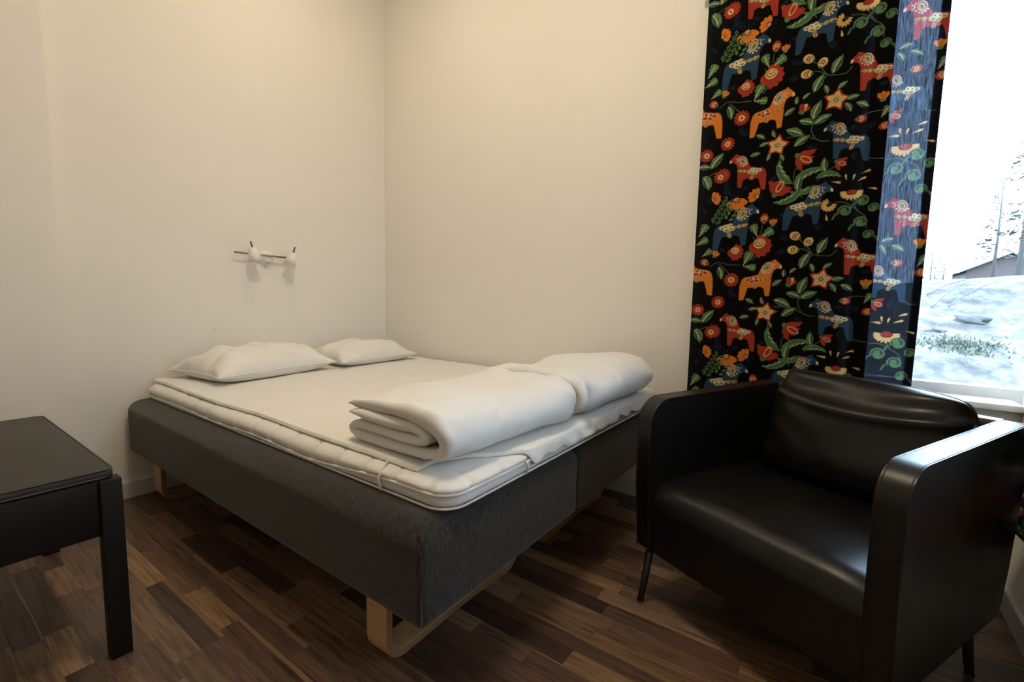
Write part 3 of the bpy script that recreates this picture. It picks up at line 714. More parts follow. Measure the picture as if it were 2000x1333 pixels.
# ------------------------------------------------------------------ printed curtains
MOTIFS_FRONT=[('daisy',107,2217,28,0,'r'),('leaf',45,2199,56,-60,'g'),('fan',72,2120,53,20,'o'),('fan',166,2108,76,-85,'o'),('fan',243,2115,57,150,'o'),
('sprig',108,2063,99,60,'g'),('horse',168,1991,176,1,'b'),('bud',277,2023,19,90,'r'),('tulip',310,2005,32,90,'o'),('oak',244,1976,55,110,'g'),
('oak',288,1959,59,35,'g'),('spiral',265,1910,87,90,'r'),('spiral',172,1888,64,80,'r'),('oak',36,1988,60,60,'g'),('oak',35,1938,54,30,'g'),
('tulip',95,1884,33,60,'o'),('oak',58,1888,48,35,'g'),('bud',50,1849,18,150,'r'),('oak',221,1860,62,65,'g'),('oak',233,1825,50,-10,'g'),
('leaf',118,1801,56,-75,'g'),('daisy',165,1771,30,0,'r'),('horse',277,1769,154,1,'o'),('horse',3,1799,173,-1,'o'),('daisy',117,1674,27,0,'r'),
('daisy',34,1637,27,0,'r'),('leaf',78,1609,73,50,'g'),('leaf',29,1588,50,-5,'g'),('leaf',38,1519,62,-65,'g'),('daisy',96,1539,27,0,'r'),
('star',305,1636,44,80,'c'),('leaf',242,1681,37,-30,'g'),('leaf',290,1684,31,110,'g'),('leaf',257,1648,34,10,'g'),('leaf',226,1613,37,10,'g'),
('leaf',278,1595,31,70,'g'),('leaf',324,1585,30,-60,'g'),('horse',201,1547,144,-1,'r'),('lily',405,1567,79,-35,'r'),('big',339,1526,103,125,'g'),
('big',422,1504,100,30,'g'),('lily',524,1536,47,-30,'r'),('leaf',471,1538,51,95,'g'),('big',486,1493,76,5,'g'),('lily',319,1471,72,65,'r'),
('big',403,1453,80,200,'g'),('lily',325,2140,78,60,'r'),('big',356,2102,98,215,'g'),('leaf',390,2151,56,80,'g'),('horse',425,2057,161,1,'b'),
('sun',494,2056,41,0,'c'),('drop',490,2010,27,-80,'c'),('scroll',599,2063,37,1,'g'),('scroll',632,2034,30,-1,'g'),('scroll',547,2030,38,1,'g'),
('scroll',599,1985,37,1,'g'),('scroll',623,1938,30,-1,'g'),('sunf',563,2095,70,0,'c'),('bud',391,1945,19,150,'c'),('bud',438,1920,18,60,'c'),
('bud',387,1890,19,170,'c'),('leaf',486,1902,64,65,'g'),('leaf',431,1847,66,65,'g'),('horse',597,1851,145,-1,'r'),('star',490,1773,44,80,'c'),
('leaf',507,1824,34,35,'g'),('leaf',543,1773,39,10,'g'),('leaf',573,1741,43,-30,'g'),('leaf',530,1740,39,-60,'g'),('leaf',456,1817,35,-70,'g'),
('tulip',388,1763,42,60,'c'),('leaf',362,1798,30,90,'g'),('leaf',393,1808,29,40,'g'),('leaf',340,1758,41,35,'g'),('leaf',431,1748,67,70,'g'),
('leaf',400,1709,52,-20,'g'),('leaf',453,1710,58,25,'g'),('leaf',363,1676,64,-25,'g'),('leaf',389,1640,58,35,'g'),('tulip',631,1757,38,90,'o'),
('horse',532,1617,148,-1,'b'),('bud',573,1690,16,0,'r'),('oak',641,1700,42,60,'g'),('bud',643,1651,17,190,'r'),('drop',542,1483,25,100,'c'),
('drop',566,1481,24,80,'c'),('drop',602,1496,29,20,'c'),('drop',591,1471,29,25,'c'),('drop',512,1468,33,-10,'c'),('drop',625,1433,29,-15,'c'),
('tuft',122,2163,63,-80,'d'),('tuft',193,2146,33,60,'d'),('tuft',33,2066,36,30,'d'),('tuft',335,2022,32,40,'d'),('tuft',355,1871,58,120,'d'),
('tuft',346,1927,58,60,'d'),('tuft',452,1968,55,30,'d'),('tuft',628,1791,37,90,'d'),('tuft',552,1674,39,-90,'d'),('tuft',612,1652,38,120,'d'),
('tuft',417,1601,42,60,'d'),('tuft',550,1559,39,0,'d'),('tuft',161,1701,70,40,'d'),('tuft',110,1510,60,-30,'d'),('tuft',292,2132,32,60,'d'),
('tuft',119,1892,35,60,'d'),('tuft',304,1499,33,120,'d'),]
MOTIFS_SIDE=[('horse',735,1989,140,-1,'r'),('tulip',774,1902,37,90,'o'),('tuft',769,1932,35,90,'s'),('leaf',684,1915,36,10,'t'),('leaf',714,1885,40,-30,'t'),
('leaf',671,1882,36,-60,'t'),('oak',785,1837,43,60,'t'),('bud',786,1797,18,190,'r'),('bud',717,1831,16,0,'r'),('tuft',699,1806,36,-90,'s'),
('tuft',754,1802,35,120,'s'),('horse',683,1760,133,-1,'s'),('lily',672,1680,46,-30,'r'),('tuft',697,1677,37,0,'s'),('drop',689,1624,25,100,'c'),
('drop',709,1620,25,80,'c'),('drop',737,1617,34,20,'c'),('drop',748,1642,31,20,'c'),('drop',672,1611,35,-5,'c'),('drop',774,1580,29,-15,'c'),
('sunf',707,1565,78,0,'c'),('scroll',742,1537,39,1,'t'),('scroll',778,1504,31,-1,'t'),('scroll',687,1494,40,1,'t'),('scroll',738,1465,39,1,'t'),
('scroll',760,1417,32,-1,'t'),]
VINES_FRONT=[[(113,2217),(78,2233),(45,2218)],[(197,1834),(153,1836),(107,1847),(73,1828)],[(113,1840),(149,1803),(159,1784)],
[(438,1846),(455,1868),(482,1864),(514,1864),(532,1885)],[(397,1893),(425,1891),(455,1871)],[(399,1935),(424,1915),(455,1871)],
[(432,1735),(420,1693),(419,1672),(433,1642),(458,1627),(477,1627)],[(334,1659),(369,1661),(404,1655),(429,1640)],
[(567,2071),(583,2032),(610,2004),(617,1962)],[(516,2067),(551,2059),(578,2036)],[(596,1557),(612,1542),(650,1536)],
[(582,1704),(603,1708),(628,1708)],[(387,1550),(371,1524),(372,1479)],[(507,1528),(476,1510),(450,1481)],[(383,2162),(380,2131),(406,2091)],
[(240,1949),(257,1900),(249,1862),(239,1853)],[(271,1996),(268,1964)],]
VINES_SIDE=[[(708,1545),(718,1518),(748,1494),(757,1452)],[(656,1532),(688,1533),(718,1518)],[(741,1718),(756,1685),(782,1682)],]

PERIOD = 672
INK = dict(r=(160, 58, 42), o=(212, 124, 48), b=(46, 70, 92), g=(90, 124, 78), c=(220, 186, 122), w=(226, 214, 192), d=(40, 52, 70), k=(16, 15, 15), s=(46, 70, 92), t=(90, 124, 78), y=(206, 168, 96), m=(120, 34, 30))
CW, CHH = 850, PERIOD
class Print:
    def __init__(self): self.a = np.zeros((CHH, CW, 3)); self.a[:] = INK['k']
    def fill(self, P, ink):
        P = np.asarray(P, float); c = np.array(INK[ink] if isinstance(ink, str) else ink)
        off = math.floor(P[:, 1].mean()/PERIOD)*PERIOD
        for sh in (-PERIOD, 0, PERIOD):
            Q = P-np.array([0, off+sh]); x0, y0 = np.floor(Q.min(0)).astype(int); x1, y1 = np.ceil(Q.max(0)).astype(int)+1
            x0, y0, x1, y1 = max(x0, 0), max(y0, 0), min(x1, CW), min(y1, CHH)
            if x1 <= x0 or y1 <= y0: continue
            X, Y = np.meshgrid(np.arange(x0, x1)+0.5, np.arange(y0, y1)+0.5)
            ins = np.zeros(X.shape, bool); n = len(Q)
            for i in range(n):
                ax, ay = Q[i]; bx, by = Q[(i+1) % n]
                if ay == by: continue
                cnd = (ay > Y) != (by > Y)
                ins ^= cnd & (X < (bx-ax)*(Y-ay)/(by-ay)+ax)
            self.a[y0:y1, x0:x1][ins] = c
    def stroke(self, pts, w, ink):
        p = np.array(catmull(pts, 6)) if len(pts) > 2 else np.array(pts, float)
        d = np.gradient(p, axis=0); d /= np.linalg.norm(d, axis=1)[:, None]+1e-9; nrm = np.stack([-d[:, 1], d[:, 0]], 1)
        ww = np.asarray(w)/2*np.ones(len(p)); self.fill(np.concatenate([p+nrm*ww[:, None], (p-nrm*ww[:, None])[::-1]]), ink)
def tf(pts, cx, cy, s, ang=0, flip=1):
    p = np.asarray(pts, float)*s*np.array([flip, 1]); c, n_ = math.cos(math.radians(ang)), math.sin(math.radians(ang))
    return p @ np.array([[c, n_], [-n_, c]])+np.array([cx, cy])
def ell(cx, cy, rx, ry, ang=0, n=16):
    t = np.linspace(0, 2*PI, n, endpoint=False); return tf(np.stack([rx*np.cos(t), ry*np.sin(t)], 1), cx, cy, 1, ang)
_hp = [(548, 255), (560, 272), (576, 286), (599, 310), (590, 337), (566, 330), (540, 350), (530, 385), (529, 430), (521, 557), (489, 561), (478, 497), (450, 482), (400, 489), (355, 490), (345, 520), (325, 596), (290, 600), (289, 540), (291, 470), (302, 428), (322, 405), (380, 396), (424, 384), (440, 350), (453, 312), (485, 282), (528, 270)]
HORSE = [((x_-445)/310, -(y_-428)/310) for x_, y_ in _hp]
def hpt(x_, y_): return ((x_-445)/310, -(y_-428)/310)
LEAF = [(-0.5, 0), (-0.32, 0.17), (-0.05, 0.27), (0.2, 0.2), (0.5, 0), (0.25, -0.12), (0, -0.19), (-0.25, -0.15)]
OAK = [(-0.5, -0.02), (-0.3, 0.03), (-0.2, 0.16), (-0.04, 0.14), (0.04, 0.27), (0.22, 0.24), (0.3, 0.32), (0.47, 0.2), (0.5, 0), (0.47, -0.2), (0.3, -0.32), (0.22, -0.24), (0.04, -0.27), (-0.04, -0.14), (-0.2, -0.16), (-0.3, -0.07)]
def paint(pr, m):
    k, cx, cy, s, ang, ink = m
    s = s*{'fan': 1.15, 'scroll': 1.3, 'leaf': 1.1, 'big': 1.1, 'tulip': 1.25, 'sun': 1.2, 'spiral': 1.1, 'lily': 1.15}.get(k, 1.0)
    R_ = lambda pts, sc=1.0: tf(pts, cx, cy, s*sc, ang)
    if k == 'horse':
        fl = ang; H_ = lambda pts: tf(pts, cx, cy, s, 0, fl)
        pr.fill(H_(HORSE), ink)
        E_ = lambda x_, y_, rx, ry, a_=0: H_([hpt(*q_) for q_ in ell(x_, y_, rx, ry, a_)])
        hot = 'g' if ink in 'bsr' else 'r'
        pr.fill(E_(487, 322, 30, 42, 25), 'w'); pr.fill(E_(488, 322, 25, 36, 25), 'm'); pr.fill(E_(489, 324, 19, 29, 25), 'c'); pr.fill(E_(490, 326, 11, 20, 25), 'g' if ink != 'g' else 'b')
        for q_ in ((452, 352), (466, 366), (485, 372), (505, 364), (522, 348)): pr.fill(E_(*q_, 7, 5), 'w')
        pr.fill(E_(590, 320, 7, 14, -25), 'w'); pr.fill(E_(548, 300, 4, 4), 'w')
        pr.stroke(H_([hpt(*q_) for q_ in ((524, 290), (536, 306), (530, 322), (544, 334))]), s*0.014, 'w')
        for i in range(6): pr.fill(E_(436+i*17, 424-i*3, 11, 13), 'm' if i % 2 else 'c')
        for i in range(6): pr.fill(E_(436+i*17, 424-i*3, 8, 9), 'c'); pr.fill(E_(436+i*17, 425-i*3, 6, 7), hot)
        for q_, rx in (((352, 424), 22), ((384, 440), 24), ((418, 432), 24), ((382, 414), 20), ((408, 408), 18)):
            pr.fill(E_(*q_, rx, 16), 'c'); pr.fill(E_(*q_, rx-5, 12), 'w' if ink != 'o' else 'r'); pr.fill(E_(q_[0], q_[1]+2, rx-10, 7), hot)
        pr.fill(E_(394, 414, 9, 9), 'w')
        for i in range(4): pr.fill(E_(398+i*4, 452+i*13, 13, 8), 'c'); pr.fill(E_(398+i*4, 452+i*13, 8, 6), hot if i % 2 == 0 else 'r')
    elif k == 'daisy':
        for i in range(13): a_ = i*360/13; pr.fill(ell(cx+s*0.72*math.cos(math.radians(a_)), cy+s*0.72*math.sin(math.radians(a_)), s*0.34, s*0.18, a_, 10), 'r')
        pr.fill(ell(cx, cy, s*0.62, s*0.62), 'r')
        for i in range(8): a_ = i*45; pr.fill(ell(cx+s*0.3*math.cos(math.radians(a_)), cy+s*0.3*math.sin(math.radians(a_)), s*0.17, s*0.12, a_, 8), 'c')
        pr.fill(ell(cx, cy, s*0.14, s*0.14), 'm')
    elif k == 'leaf':
        pr.fill(R_(LEAF), ink); pr.stroke(R_([(-0.4, 0.0), (-0.1, 0.06), (0.3, 0.03)]), max(1.6, s*0.035), 'w')
        pr.fill(R_([(-0.4, -0.04), (0, -0.05), (0.4, -0.02), (0.1, -0.12), (-0.2, -0.1)]), 'd')
    elif k in ('oak', 'big'):
        if k == 'big':
            P_ = [(-0.5, 0.02), (-0.35, 0.2), (-0.1, 0.27), (0.15, 0.22), (0.35, 0.1), (0.5, -0.12), (0.36, -0.1), (0.3, -0.02), (0.2, -0.06), (0.12, 0.02), (0.02, -0.03), (-0.08, 0.03), (-0.2, -0.03), (-0.32, 0.01)]
            pr.fill(R_(P_), ink); pr.stroke(R_([(-0.4, 0.06), (-0.1, 0.16), (0.3, 0.06)]), max(1.6, s*0.025), 'd')
            for q_ in ((0.28, 0.0), (0.1, 0.04), (-0.1, 0.05)): pr.stroke(R_([(q_[0]-0.06, q_[1]), (q_[0], q_[1]-0.02), (q_[0]+0.05, q_[1]+0.02)]), max(1.5, s*0.02), 'w')
        else:
            pr.fill(R_(OAK), ink); pr.stroke(R_([(-0.5, 0), (0, 0.01), (0.38, 0)]), max(1.6, s*0.035), 'w')
    elif k == 'fan':
        for i in range(5): a_ = -64+32*i; pr.fill(R_(tf(ell(0.26, 0, 0.27, 0.15, 0, 12), 0, 0, 1, a_)), ink)
        for i in range(4): a_ = -48+32*i; pr.stroke(R_(tf([(0.05, 0), (0.3, 0)], 0, 0, 1, a_)), max(1.2, s*0.02), 'm')
        pr.fill(R_(ell(0.0, 0, 0.13, 0.15)), 'm'); pr.fill(R_(ell(-0.02, 0, 0.09, 0.10)), 'c'); pr.fill(R_(ell(-0.01, 0, 0.04, 0.05)), 'r')
        for a_ in (140, 165, 195, 220): pr.stroke(R_(tf([(0.2, 0), (0.36, 0.02), (0.5, 0)], 0, 0, 1, a_)), max(1.3, s*0.025), 'd')
    elif k == 'sprig':
        pr.stroke(R_([(-0.6, 0.05), (0, 0), (0.55, 0.08)]), 1.6, 'g')
        for i in range(6):
            t_ = -0.5+i*0.2
            for sd in (-1, 1):
                q_ = (t_+0.06, sd*0.13); pr.fill(R_(ell(q_[0], q_[1], 0.11, 0.06, sd*40, 10)), 'g'); pr.fill(R_(ell(q_[0], q_[1], 0.06, 0.028, sd*40, 8)), 'k')
        for i in range(3):
            for sd in (-1, 1): q_ = (-0.1+i*0.2, -0.42+sd*0.12); pr.fill(R_(ell(q_[0], q_[1], 0.1, 0.055, sd*40, 10)), 'g')
    elif k == 'bud':
        pr.fill(R_(ell(0, 0, 1, 0.85)), 'r' if ink == 'r' else 'c')
        for o_ in (-0.25, 0.2): pr.stroke(R_([(o_-0.2, -0.6), (o_+0.15, 0), (o_-0.2, 0.6)]), max(1.6, s*0.2), 'c' if ink == 'r' else 'm')
        pr.fill(R_([(-0.9, -0.5), (-1.25, 0), (-0.9, 0.5), (-0.7, 0)]), 'g')
    elif k == 'tulip':
        for a_ in (-38, 0, 38): pr.fill(R_(tf(ell(0.22, 0, 0.32, 0.17, 0, 12), -0.2, 0, 1, a_)), 'o' if ink == 'o' else ('c' if a_ == 0 else 'r'))
        for a_ in (-20, 20): pr.stroke(R_(tf([(0.05, 0), (0.42, 0)], -0.2, 0, 1, a_)), 1.3, 'm')
        pr.fill(R_(ell(-0.32, 0, 0.12, 0.2)), 'g')
        for a_ in (-50, -25, 0, 25, 50): pr.stroke(R_(tf([(0.55, 0), (0.8, 0.03)], -0.2, 0, 1, a_)), 1.6, 'd')
    elif k == 'spiral':
        for i in range(7): a_ = -180+i*30; pr.fill(R_(tf(ell(0.3, 0, 0.2, 0.13, 0, 12), 0, 0, 1, a_-90+90)), 'r')
        pr.fill(R_(ell(-0.05, 0, 0.3, 0.42)), 'r')
        pr.fill(R_(ell(0.1, 0, 0.24, 0.27)), 'm')
        for rr, ic in ((0.24, 'c'), (0.19, 'm'), (0.16, 'c'), (0.10, 'm'), (0.075, 'c')): pr.fill(R_(ell(0.12+(0.24-rr)*0.5, 0, rr*0.9, rr)), ic)
    elif k == 'lily':
        for a_, l_ in ((-42, 0.62), (-12, 0.55), (18, 0.55), (45, 0.62)): pr.fill(R_(tf([(0, -0.05), (l_*0.4, -0.15), (l_*0.9, -0.1), (l_*1.15, 0.06), (l_*0.8, 0.08), (l_*0.4, 0.14), (0, 0.06)], -0.35, 0, 1, a_)), 'r')
        pr.fill(R_(tf(ell(0.38, 0, 0.26, 0.12, 0, 14), -0.35, 0, 1, 3)), 'c'); pr.fill(R_(tf(ell(0.38, 0, 0.21, 0.085, 0, 14), -0.35, 0, 1, 3)), 'r')
        pr.fill(R_(ell(-0.38, 0, 0.1, 0.1)), 'g')
    elif k == 'star':
        P_ = [(math.cos(math.radians(i*36))*(1.02 if i % 2 == 0 else 0.6), math.sin(math.radians(i*36))*(1.02 if i % 2 == 0 else 0.6)) for i in range(10)]
        pr.fill(R_(P_), 'r'); pr.fill(R_(P_, 0.78), 'c')
        for i in range(10): pr.stroke(R_([(0, 0), (0.5*math.cos(math.radians(i*36)), 0.5*math.sin(math.radians(i*36)))]), 1.4, 'm')
        pr.fill(R_(ell(0, 0, 0.16, 0.16)), 'b'); pr.fill(R_(ell(0, 0, 0.07, 0.07)), 'w')
    elif k == 'scroll':
        t_ = np.linspace(0, 1, 15); an = np.radians(200-500*t_); rr = 0.55*(1-t_*0.75)
        P_ = np.stack([rr*np.cos(an), rr*np.sin(an)], 1); P_ = np.concatenate([[(-0.95, -0.75), (-0.75, -0.3)], P_])
        pr.stroke(tf(P_, cx, cy, s*0.8, 0, ang), np.linspace(s*0.1, s*0.26, (len(P_)-1)*6+1), 'g'); pr.fill(ell(cx, cy, s*0.16, s*0.16), 'g')
        pr.stroke(tf(P_[:9]*0.86, cx, cy, s*0.8, 0, ang), max(1.5, s*0.05), 'b')
    elif k == 'drop':
        pr.fill(R_([(-0.5, 0), (-0.1, 0.09), (0.3, 0.15), (0.5, 0), (0.3, -0.13), (-0.1, -0.04)]), 'c')
    elif k == 'sun':
        for i in range(11): a_ = 110+i*25; pr.fill(ell(cx+s*0.33*math.cos(math.radians(a_)), cy+s*0.33*math.sin(math.radians(a_)), s*0.2, s*0.085, a_, 10), 'y')
        pr.fill(ell(cx+s*0.12, cy+s*0.06, s*0.14, s*0.14), 'd')
    elif k == 'sunf':
        for i in range(13): a_ = 165+i*17.5; pr.fill(ell(cx+s*0.33*math.cos(math.radians(a_)), cy+s*0.2*math.sin(math.radians(a_)), s*0.19, s*0.06, math.degrees(math.atan2(0.2*math.sin(math.radians(a_)), 0.33*math.cos(math.radians(a_)))), 10), 'c')
        pr.fill(ell(cx, cy+s*0.04, s*0.24, s*0.15), 'm'); pr.fill(ell(cx, cy+s*0.06, s*0.2, s*0.12), 'r')
    elif k == 'tuft':
        for i in range(6): a_ = -50+i*20; pr.stroke(R_(tf([(0.12, 0), (0.32, 0.03), (0.52, 0)], 0, 0, 1, a_)), max(1.5, s*0.03), 'd')
front_print, side_print = Print(), Print()
for pr_, vines, motifs in ((front_print, VINES_FRONT, MOTIFS_FRONT), (side_print, VINES_SIDE, MOTIFS_SIDE)):
    for v_ in vines: pr_.stroke(v_, 2.2, (98, 112, 88))
    for m_ in sorted(motifs, key=lambda q_: q_[0] != 'tuft'): paint(pr_, m_)
def lin(a_): a_ = a_/255.0; return np.where(a_ <= 0.04045, a_/12.92, ((a_+0.055)/1.055)**2.4)
def softened(a_):
    a_ = lin(a_); return (a_+np.roll(a_, 1, 0)+np.roll(a_, 1, 1)+np.roll(np.roll(a_, 1, 0), 1, 1))/4
FP, SP = softened(front_print.a), softened(side_print.a)

mc = Mat('printed_cotton'); mc.n.remove(mc.b)
at = mc.node('ShaderNodeAttribute', attribute_name='print')
thr = mc.noise(mc.coords((480, 480, 22)), 1.0, 3, 0.8)
slub = mc.ramp(thr, [(0.25, (0.55,)*3), (0.75, (1.45,)*3)])
df = mc.node('ShaderNodeBsdfDiffuse'); mc.link(at.outputs['Color'], df.inputs[0])
tl = mc.node('ShaderNodeBsdfTranslucent')
tcol = mc.mixc(1.0, mc.mixc(1.0, at.outputs['Color'], (0.020, 0.023, 0.03), 'ADD'), slub, 'MULTIPLY'); mc.link(tcol, tl.inputs[0])
ms = mc.node('ShaderNodeMixShader'); ms.inputs[0].default_value = 0.19
mc.link(df.outputs[0], ms.inputs[1]); mc.link(tl.outputs[0], ms.inputs[2])
tp = mc.node('ShaderNodeBsdfTransparent'); tp.inputs[0].default_value = (0.62, 0.76, 1, 1)
gap = mc.math('MULTIPLY', mc.math('MAXIMUM', mc.math('SUBTRACT', thr, 0.36), 0.0), 0.075)      # open weave between the threads
ms2 = mc.node('ShaderNodeMixShader'); mc.link(gap, ms2.inputs[0]); mc.link(ms.outputs[0], ms2.inputs[1]); mc.link(tp.outputs[0], ms2.inputs[2])
mc.link(ms2.outputs[0], mc.n['Material Output'].inputs[0])
M_CURT = mc.m

def cloth(name, path, zs, colour, parent):
    """path: list of (x, y, u, layer); grid hanging down over zs"""
    path = np.array([p[:3] for p in path]); nc, nz = len(path), len(zs)
    V = np.zeros((nz, nc, 3)); V[:, :, 0] = path[:, 0]; V[:, :, 1] = path[:, 1]; V[:, :, 2] = zs[:, None]
    o = np_mesh(name, V.reshape(-1, 3), grid_faces(nz, nc), M_CURT, parent)
    at_ = o.data.color_attributes.new('print', 'FLOAT_COLOR', 'POINT')
    c4 = np.ones((nz*nc, 4), np.float32); c4[:, :3] = colour.reshape(-1, 3); at_.data.foreach_set('color', c4.ravel())
    return o
def sample(P_, us, zs):
    iu = np.clip((us*1000).astype(int), 0, CW-1); iv = np.floor((zs*1000) % PERIOD).astype(int) % CHH
    return P_[iv[:, None], iu[None, :]]
STEP = 0.0018
zs = np.concatenate([np.linspace(0.345, 0.60, 12)[:-1], np.arange(0.60, 2.31, STEP), [2.318]])
cur = empty('curtain', (0, 0, 0)); tag(cur, 'black curtain printed with folk horses and flowers, hanging beside the window', 'curtain')
U0 = 2.19
xs = np.arange(2.198, 2.843, STEP); yy = -0.055+0.0035*np.sin((xs-2.2)*14)+0.002*np.sin((xs-2.2)*37)
cl = cloth('front_panel', np.stack([xs, yy, xs-U0], 1), zs, sample(FP, xs-U0, zs), cur)
xr = np.concatenate([np.arange(2.790, 2.984, STEP)]); yr = -0.036-0.010*np.sin(np.clip((xr-2.79)/0.19, 0, 1)*PI)
sp = cloth('side_panel', np.stack([xr, yr, xr-U0], 1), zs, sample(SP, xr-U0, zs), cur)
xf = np.linspace(2.790, 2.843, 8)                       # the pleat turning back behind the front panel
cloth('pleat', np.stack([xf, -0.046+0.004*np.sin((xf-2.79)/0.053*PI), xf-U0], 1), np.array([0.345, 1.0, 1.7, 2.318]), np.full((4, 8, 3), 0.006), cur)
xh = np.linspace(2.958, 2.984, 5)
cloth('side_hem', np.stack([xh, -0.031+0*xh, xh-U0], 1), np.array([0.345, 1.0, 1.7, 2.318]), np.full((4, 5, 3), 0.006), sp)
# the other curtain, on the right wall
cur2 = empty('curtain', (0, 0, 0)); tag(cur2, 'black flowered curtain on the right wall, its lower corner behind the armchair', 'curtain')
ys2 = np.arange(-0.305, -0.90, -0.006); zs2 = np.concatenate([np.arange(0.345, 0.9, 0.006), np.arange(0.9, 2.3, 0.02), [2.318]])
V = np.zeros((len(zs2), len(ys2), 3)); V[:, :, 0] = 3.222+0.012*np.sin(ys2*30); V[:, :, 1] = ys2; V[:, :, 2] = zs2[:, None]+0.006*np.sin(ys2*40)*(zs2[:, None] < 0.7)
o = np_mesh('gathered_panel', V.reshape(-1, 3), grid_faces(len(zs2), len(ys2)), M_CURT, cur2)
at_ = o.data.color_attributes.new('print', 'FLOAT_COLOR', 'POINT'); c4 = np.ones((len(zs2)*len(ys2), 4), np.float32)
c4[:, :3] = sample(FP, (-ys2*1.15) % 0.62+0.02, zs2).reshape(-1, 3); at_.data.foreach_set('color', c4.ravel())
# rails
M_RAIL = plain('rail_white', (0.75, 0.74, 0.72), 0.4)
r1 = empty('curtain_rail', (2.16, -0.05, 2.33)); tag(r1, 'white curtain rail over the window wall', 'curtain rail')
box('track', 0.0, 1.05, -0.012, 0.012, -0.012, 0.012, M_RAIL, r1, 0.003)
for bx in (0.03, 0.98): box('bracket', bx, bx+0.02, 0.010, 0.0495, -0.008, 0.008, M_RAIL, r1, 0.002)
r2 = empty('curtain_rail', (3.222, -1.0, 2.33)); tag(r2, 'white curtain rail along the right wall', 'curtain rail')
box('track', -0.012, 0.012, 0.0, 0.95, -0.012, 0.012, M_RAIL, r2, 0.003)
for by in (0.03, 0.88): box('bracket', 0.010, 0.0525, by, by+0.02, -0.008, 0.008, M_RAIL, r2, 0.002)

# ------------------------------------------------------------------ outdoors
m = Mat('spring_ground'); v = m.coords()
n1 = m.noise(m.coords((1, 1, 1)), 0.55, 6, 0.65); n2 = m.noise(m.coords((1, 0.55, 1)), 2.2, 7, 0.74)
c = m.ramp(n2, [(0.38, (0.007, 0.007, 0.0065)), (0.48, (0.028, 0.026, 0.023)), (0.62, (0.068, 0.064, 0.058))])
c = m.mixc(m.ramp(n1, [(0.54, (0, 0, 0)), (0.66, (0.5, 0.5, 0.5))]), c, (0.035, 0.046, 0.025)); m.link(c, m.b.inputs['Base Color']); m.set(Roughness=0.95)
M_GROUND = m.m
def gz(x, y):
    t = np.clip((y-9.0)/15.0, 0, 1)
    z = -0.45+2.25*(t*t*(3-2*t))+0.02*np.clip(y-24, 0, 100)
    z = z+0.35*smooth01((y-14)/8)*np.clip((x-4.0)/6.0, -0.4, 1.2)
    return z+0.10*ripple(x, y, 50, 0.16)*np.clip((y-4)/6, 0, 1)+0.05*ripple(x, y, 51, 0.6)*np.clip((y-9)/4, 0, 1)*np.clip((60-y)/30, 0, 1)
gx = np.linspace(-22, 34, 150); gy = np.concatenate([np.linspace(-40, 0, 12), np.linspace(0.4, 30, 150), np.linspace(30.6, 130, 50)])
GX, GY = np.meshgrid(gx, gy, indexing='ij')
gv = np.stack([GX*(1+np.clip(GY-20, 0, 200)*0.012), GY, gz(GX, GY)], -1)
g = np_mesh('ground', gv.reshape(-1, 3), grid_faces(len(gx), len(gy), flip=True), M_GROUND)
tag(g, 'pale stony slope with dry grass outside the window', 'ground', kind='structure')
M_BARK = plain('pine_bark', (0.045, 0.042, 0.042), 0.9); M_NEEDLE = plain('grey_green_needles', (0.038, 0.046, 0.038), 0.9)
M_BARNW = wood('weathered_barn_boards', (0.034, 0.026, 0.024), (0.05, 0.04, 0.037), (8, 8, 1), 0.9); M_BARNR = plain('barn_roof_sheet', (0.10, 0.10, 0.10), 0.6)
M_ROCK = plain('grey_rock', (0.028, 0.028, 0.03), 0.9, bump=(6, 0.6))
def conifer(x, y, h, seed, label, spread=0.16, first=0.25, nb=60, dens=8, name='pine_tree'):
    r_ = random.Random(seed); z0 = float(gz(np.array(x), np.array(y)))-0.1
    root = empty(name, (x, y, z0)); tag(root, label, 'tree', 'trees on the slope outside')
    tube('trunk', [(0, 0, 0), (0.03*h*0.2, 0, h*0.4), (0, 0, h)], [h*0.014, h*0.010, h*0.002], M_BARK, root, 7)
    V, F = [], []; V2, F2 = [], []
    for i in range(nb):
        t = first+(1-first)*i/nb; L = h*spread*(1-t)**0.75*r_.uniform(0.55, 1.1)+0.05; a_ = r_.uniform(0, 2*PI)
        d = Vector((math.cos(a_), math.sin(a_), r_.uniform(-0.35, 0.05))); p0 = Vector((0, 0, h*t)); b = len(V2); w = 0.006*h/6
        up_ = Vector((0, 0, w)); sd = Vector((-math.sin(a_), math.cos(a_), 0))*w
        for p_, k_ in ((p0, 1.0), (p0+d*L, 0.3)): V2 += [p_+up_*k_, p_-up_*k_*0.6+sd*k_, p_-up_*k_*0.6-sd*k_]
        for k_ in range(3): F2.append((b+k_, b+(k_+1) % 3, b+3+(k_+1) % 3, b+3+k_))
        for j in range(dens):
            q_ = p0+d*L*r_.uniform(0.25, 1.0)+Vector((r_.gauss(0, 1), r_.gauss(0, 1), r_.gauss(0, 0.5)))*L*0.10
            s_ = L*r_.uniform(0.10, 0.24)
            e1 = (d+Vector((r_.gauss(0, 0.6), r_.gauss(0, 0.6), r_.gauss(0, 0.3)))).normalized(); e2 = e1.cross(Vector((r_.gauss(0, 1), r_.gauss(0, 1), 1))).normalized()
            b = len(V); V += [q_-e1*s_, q_+e2*s_*0.22, q_+e1*s_, q_-e2*s_*0.22+Vector((0, 0, 0.02))]; F += [(b, b+1, b+2), (b, b+2, b+3)]
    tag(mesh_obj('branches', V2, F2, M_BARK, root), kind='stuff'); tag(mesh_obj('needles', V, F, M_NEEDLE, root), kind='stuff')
conifer(8.05, 28.0, 5.0, 3, 'slender pine outside, left of the taller tree at the picture edge', 0.20, 0.22, 70, 9)
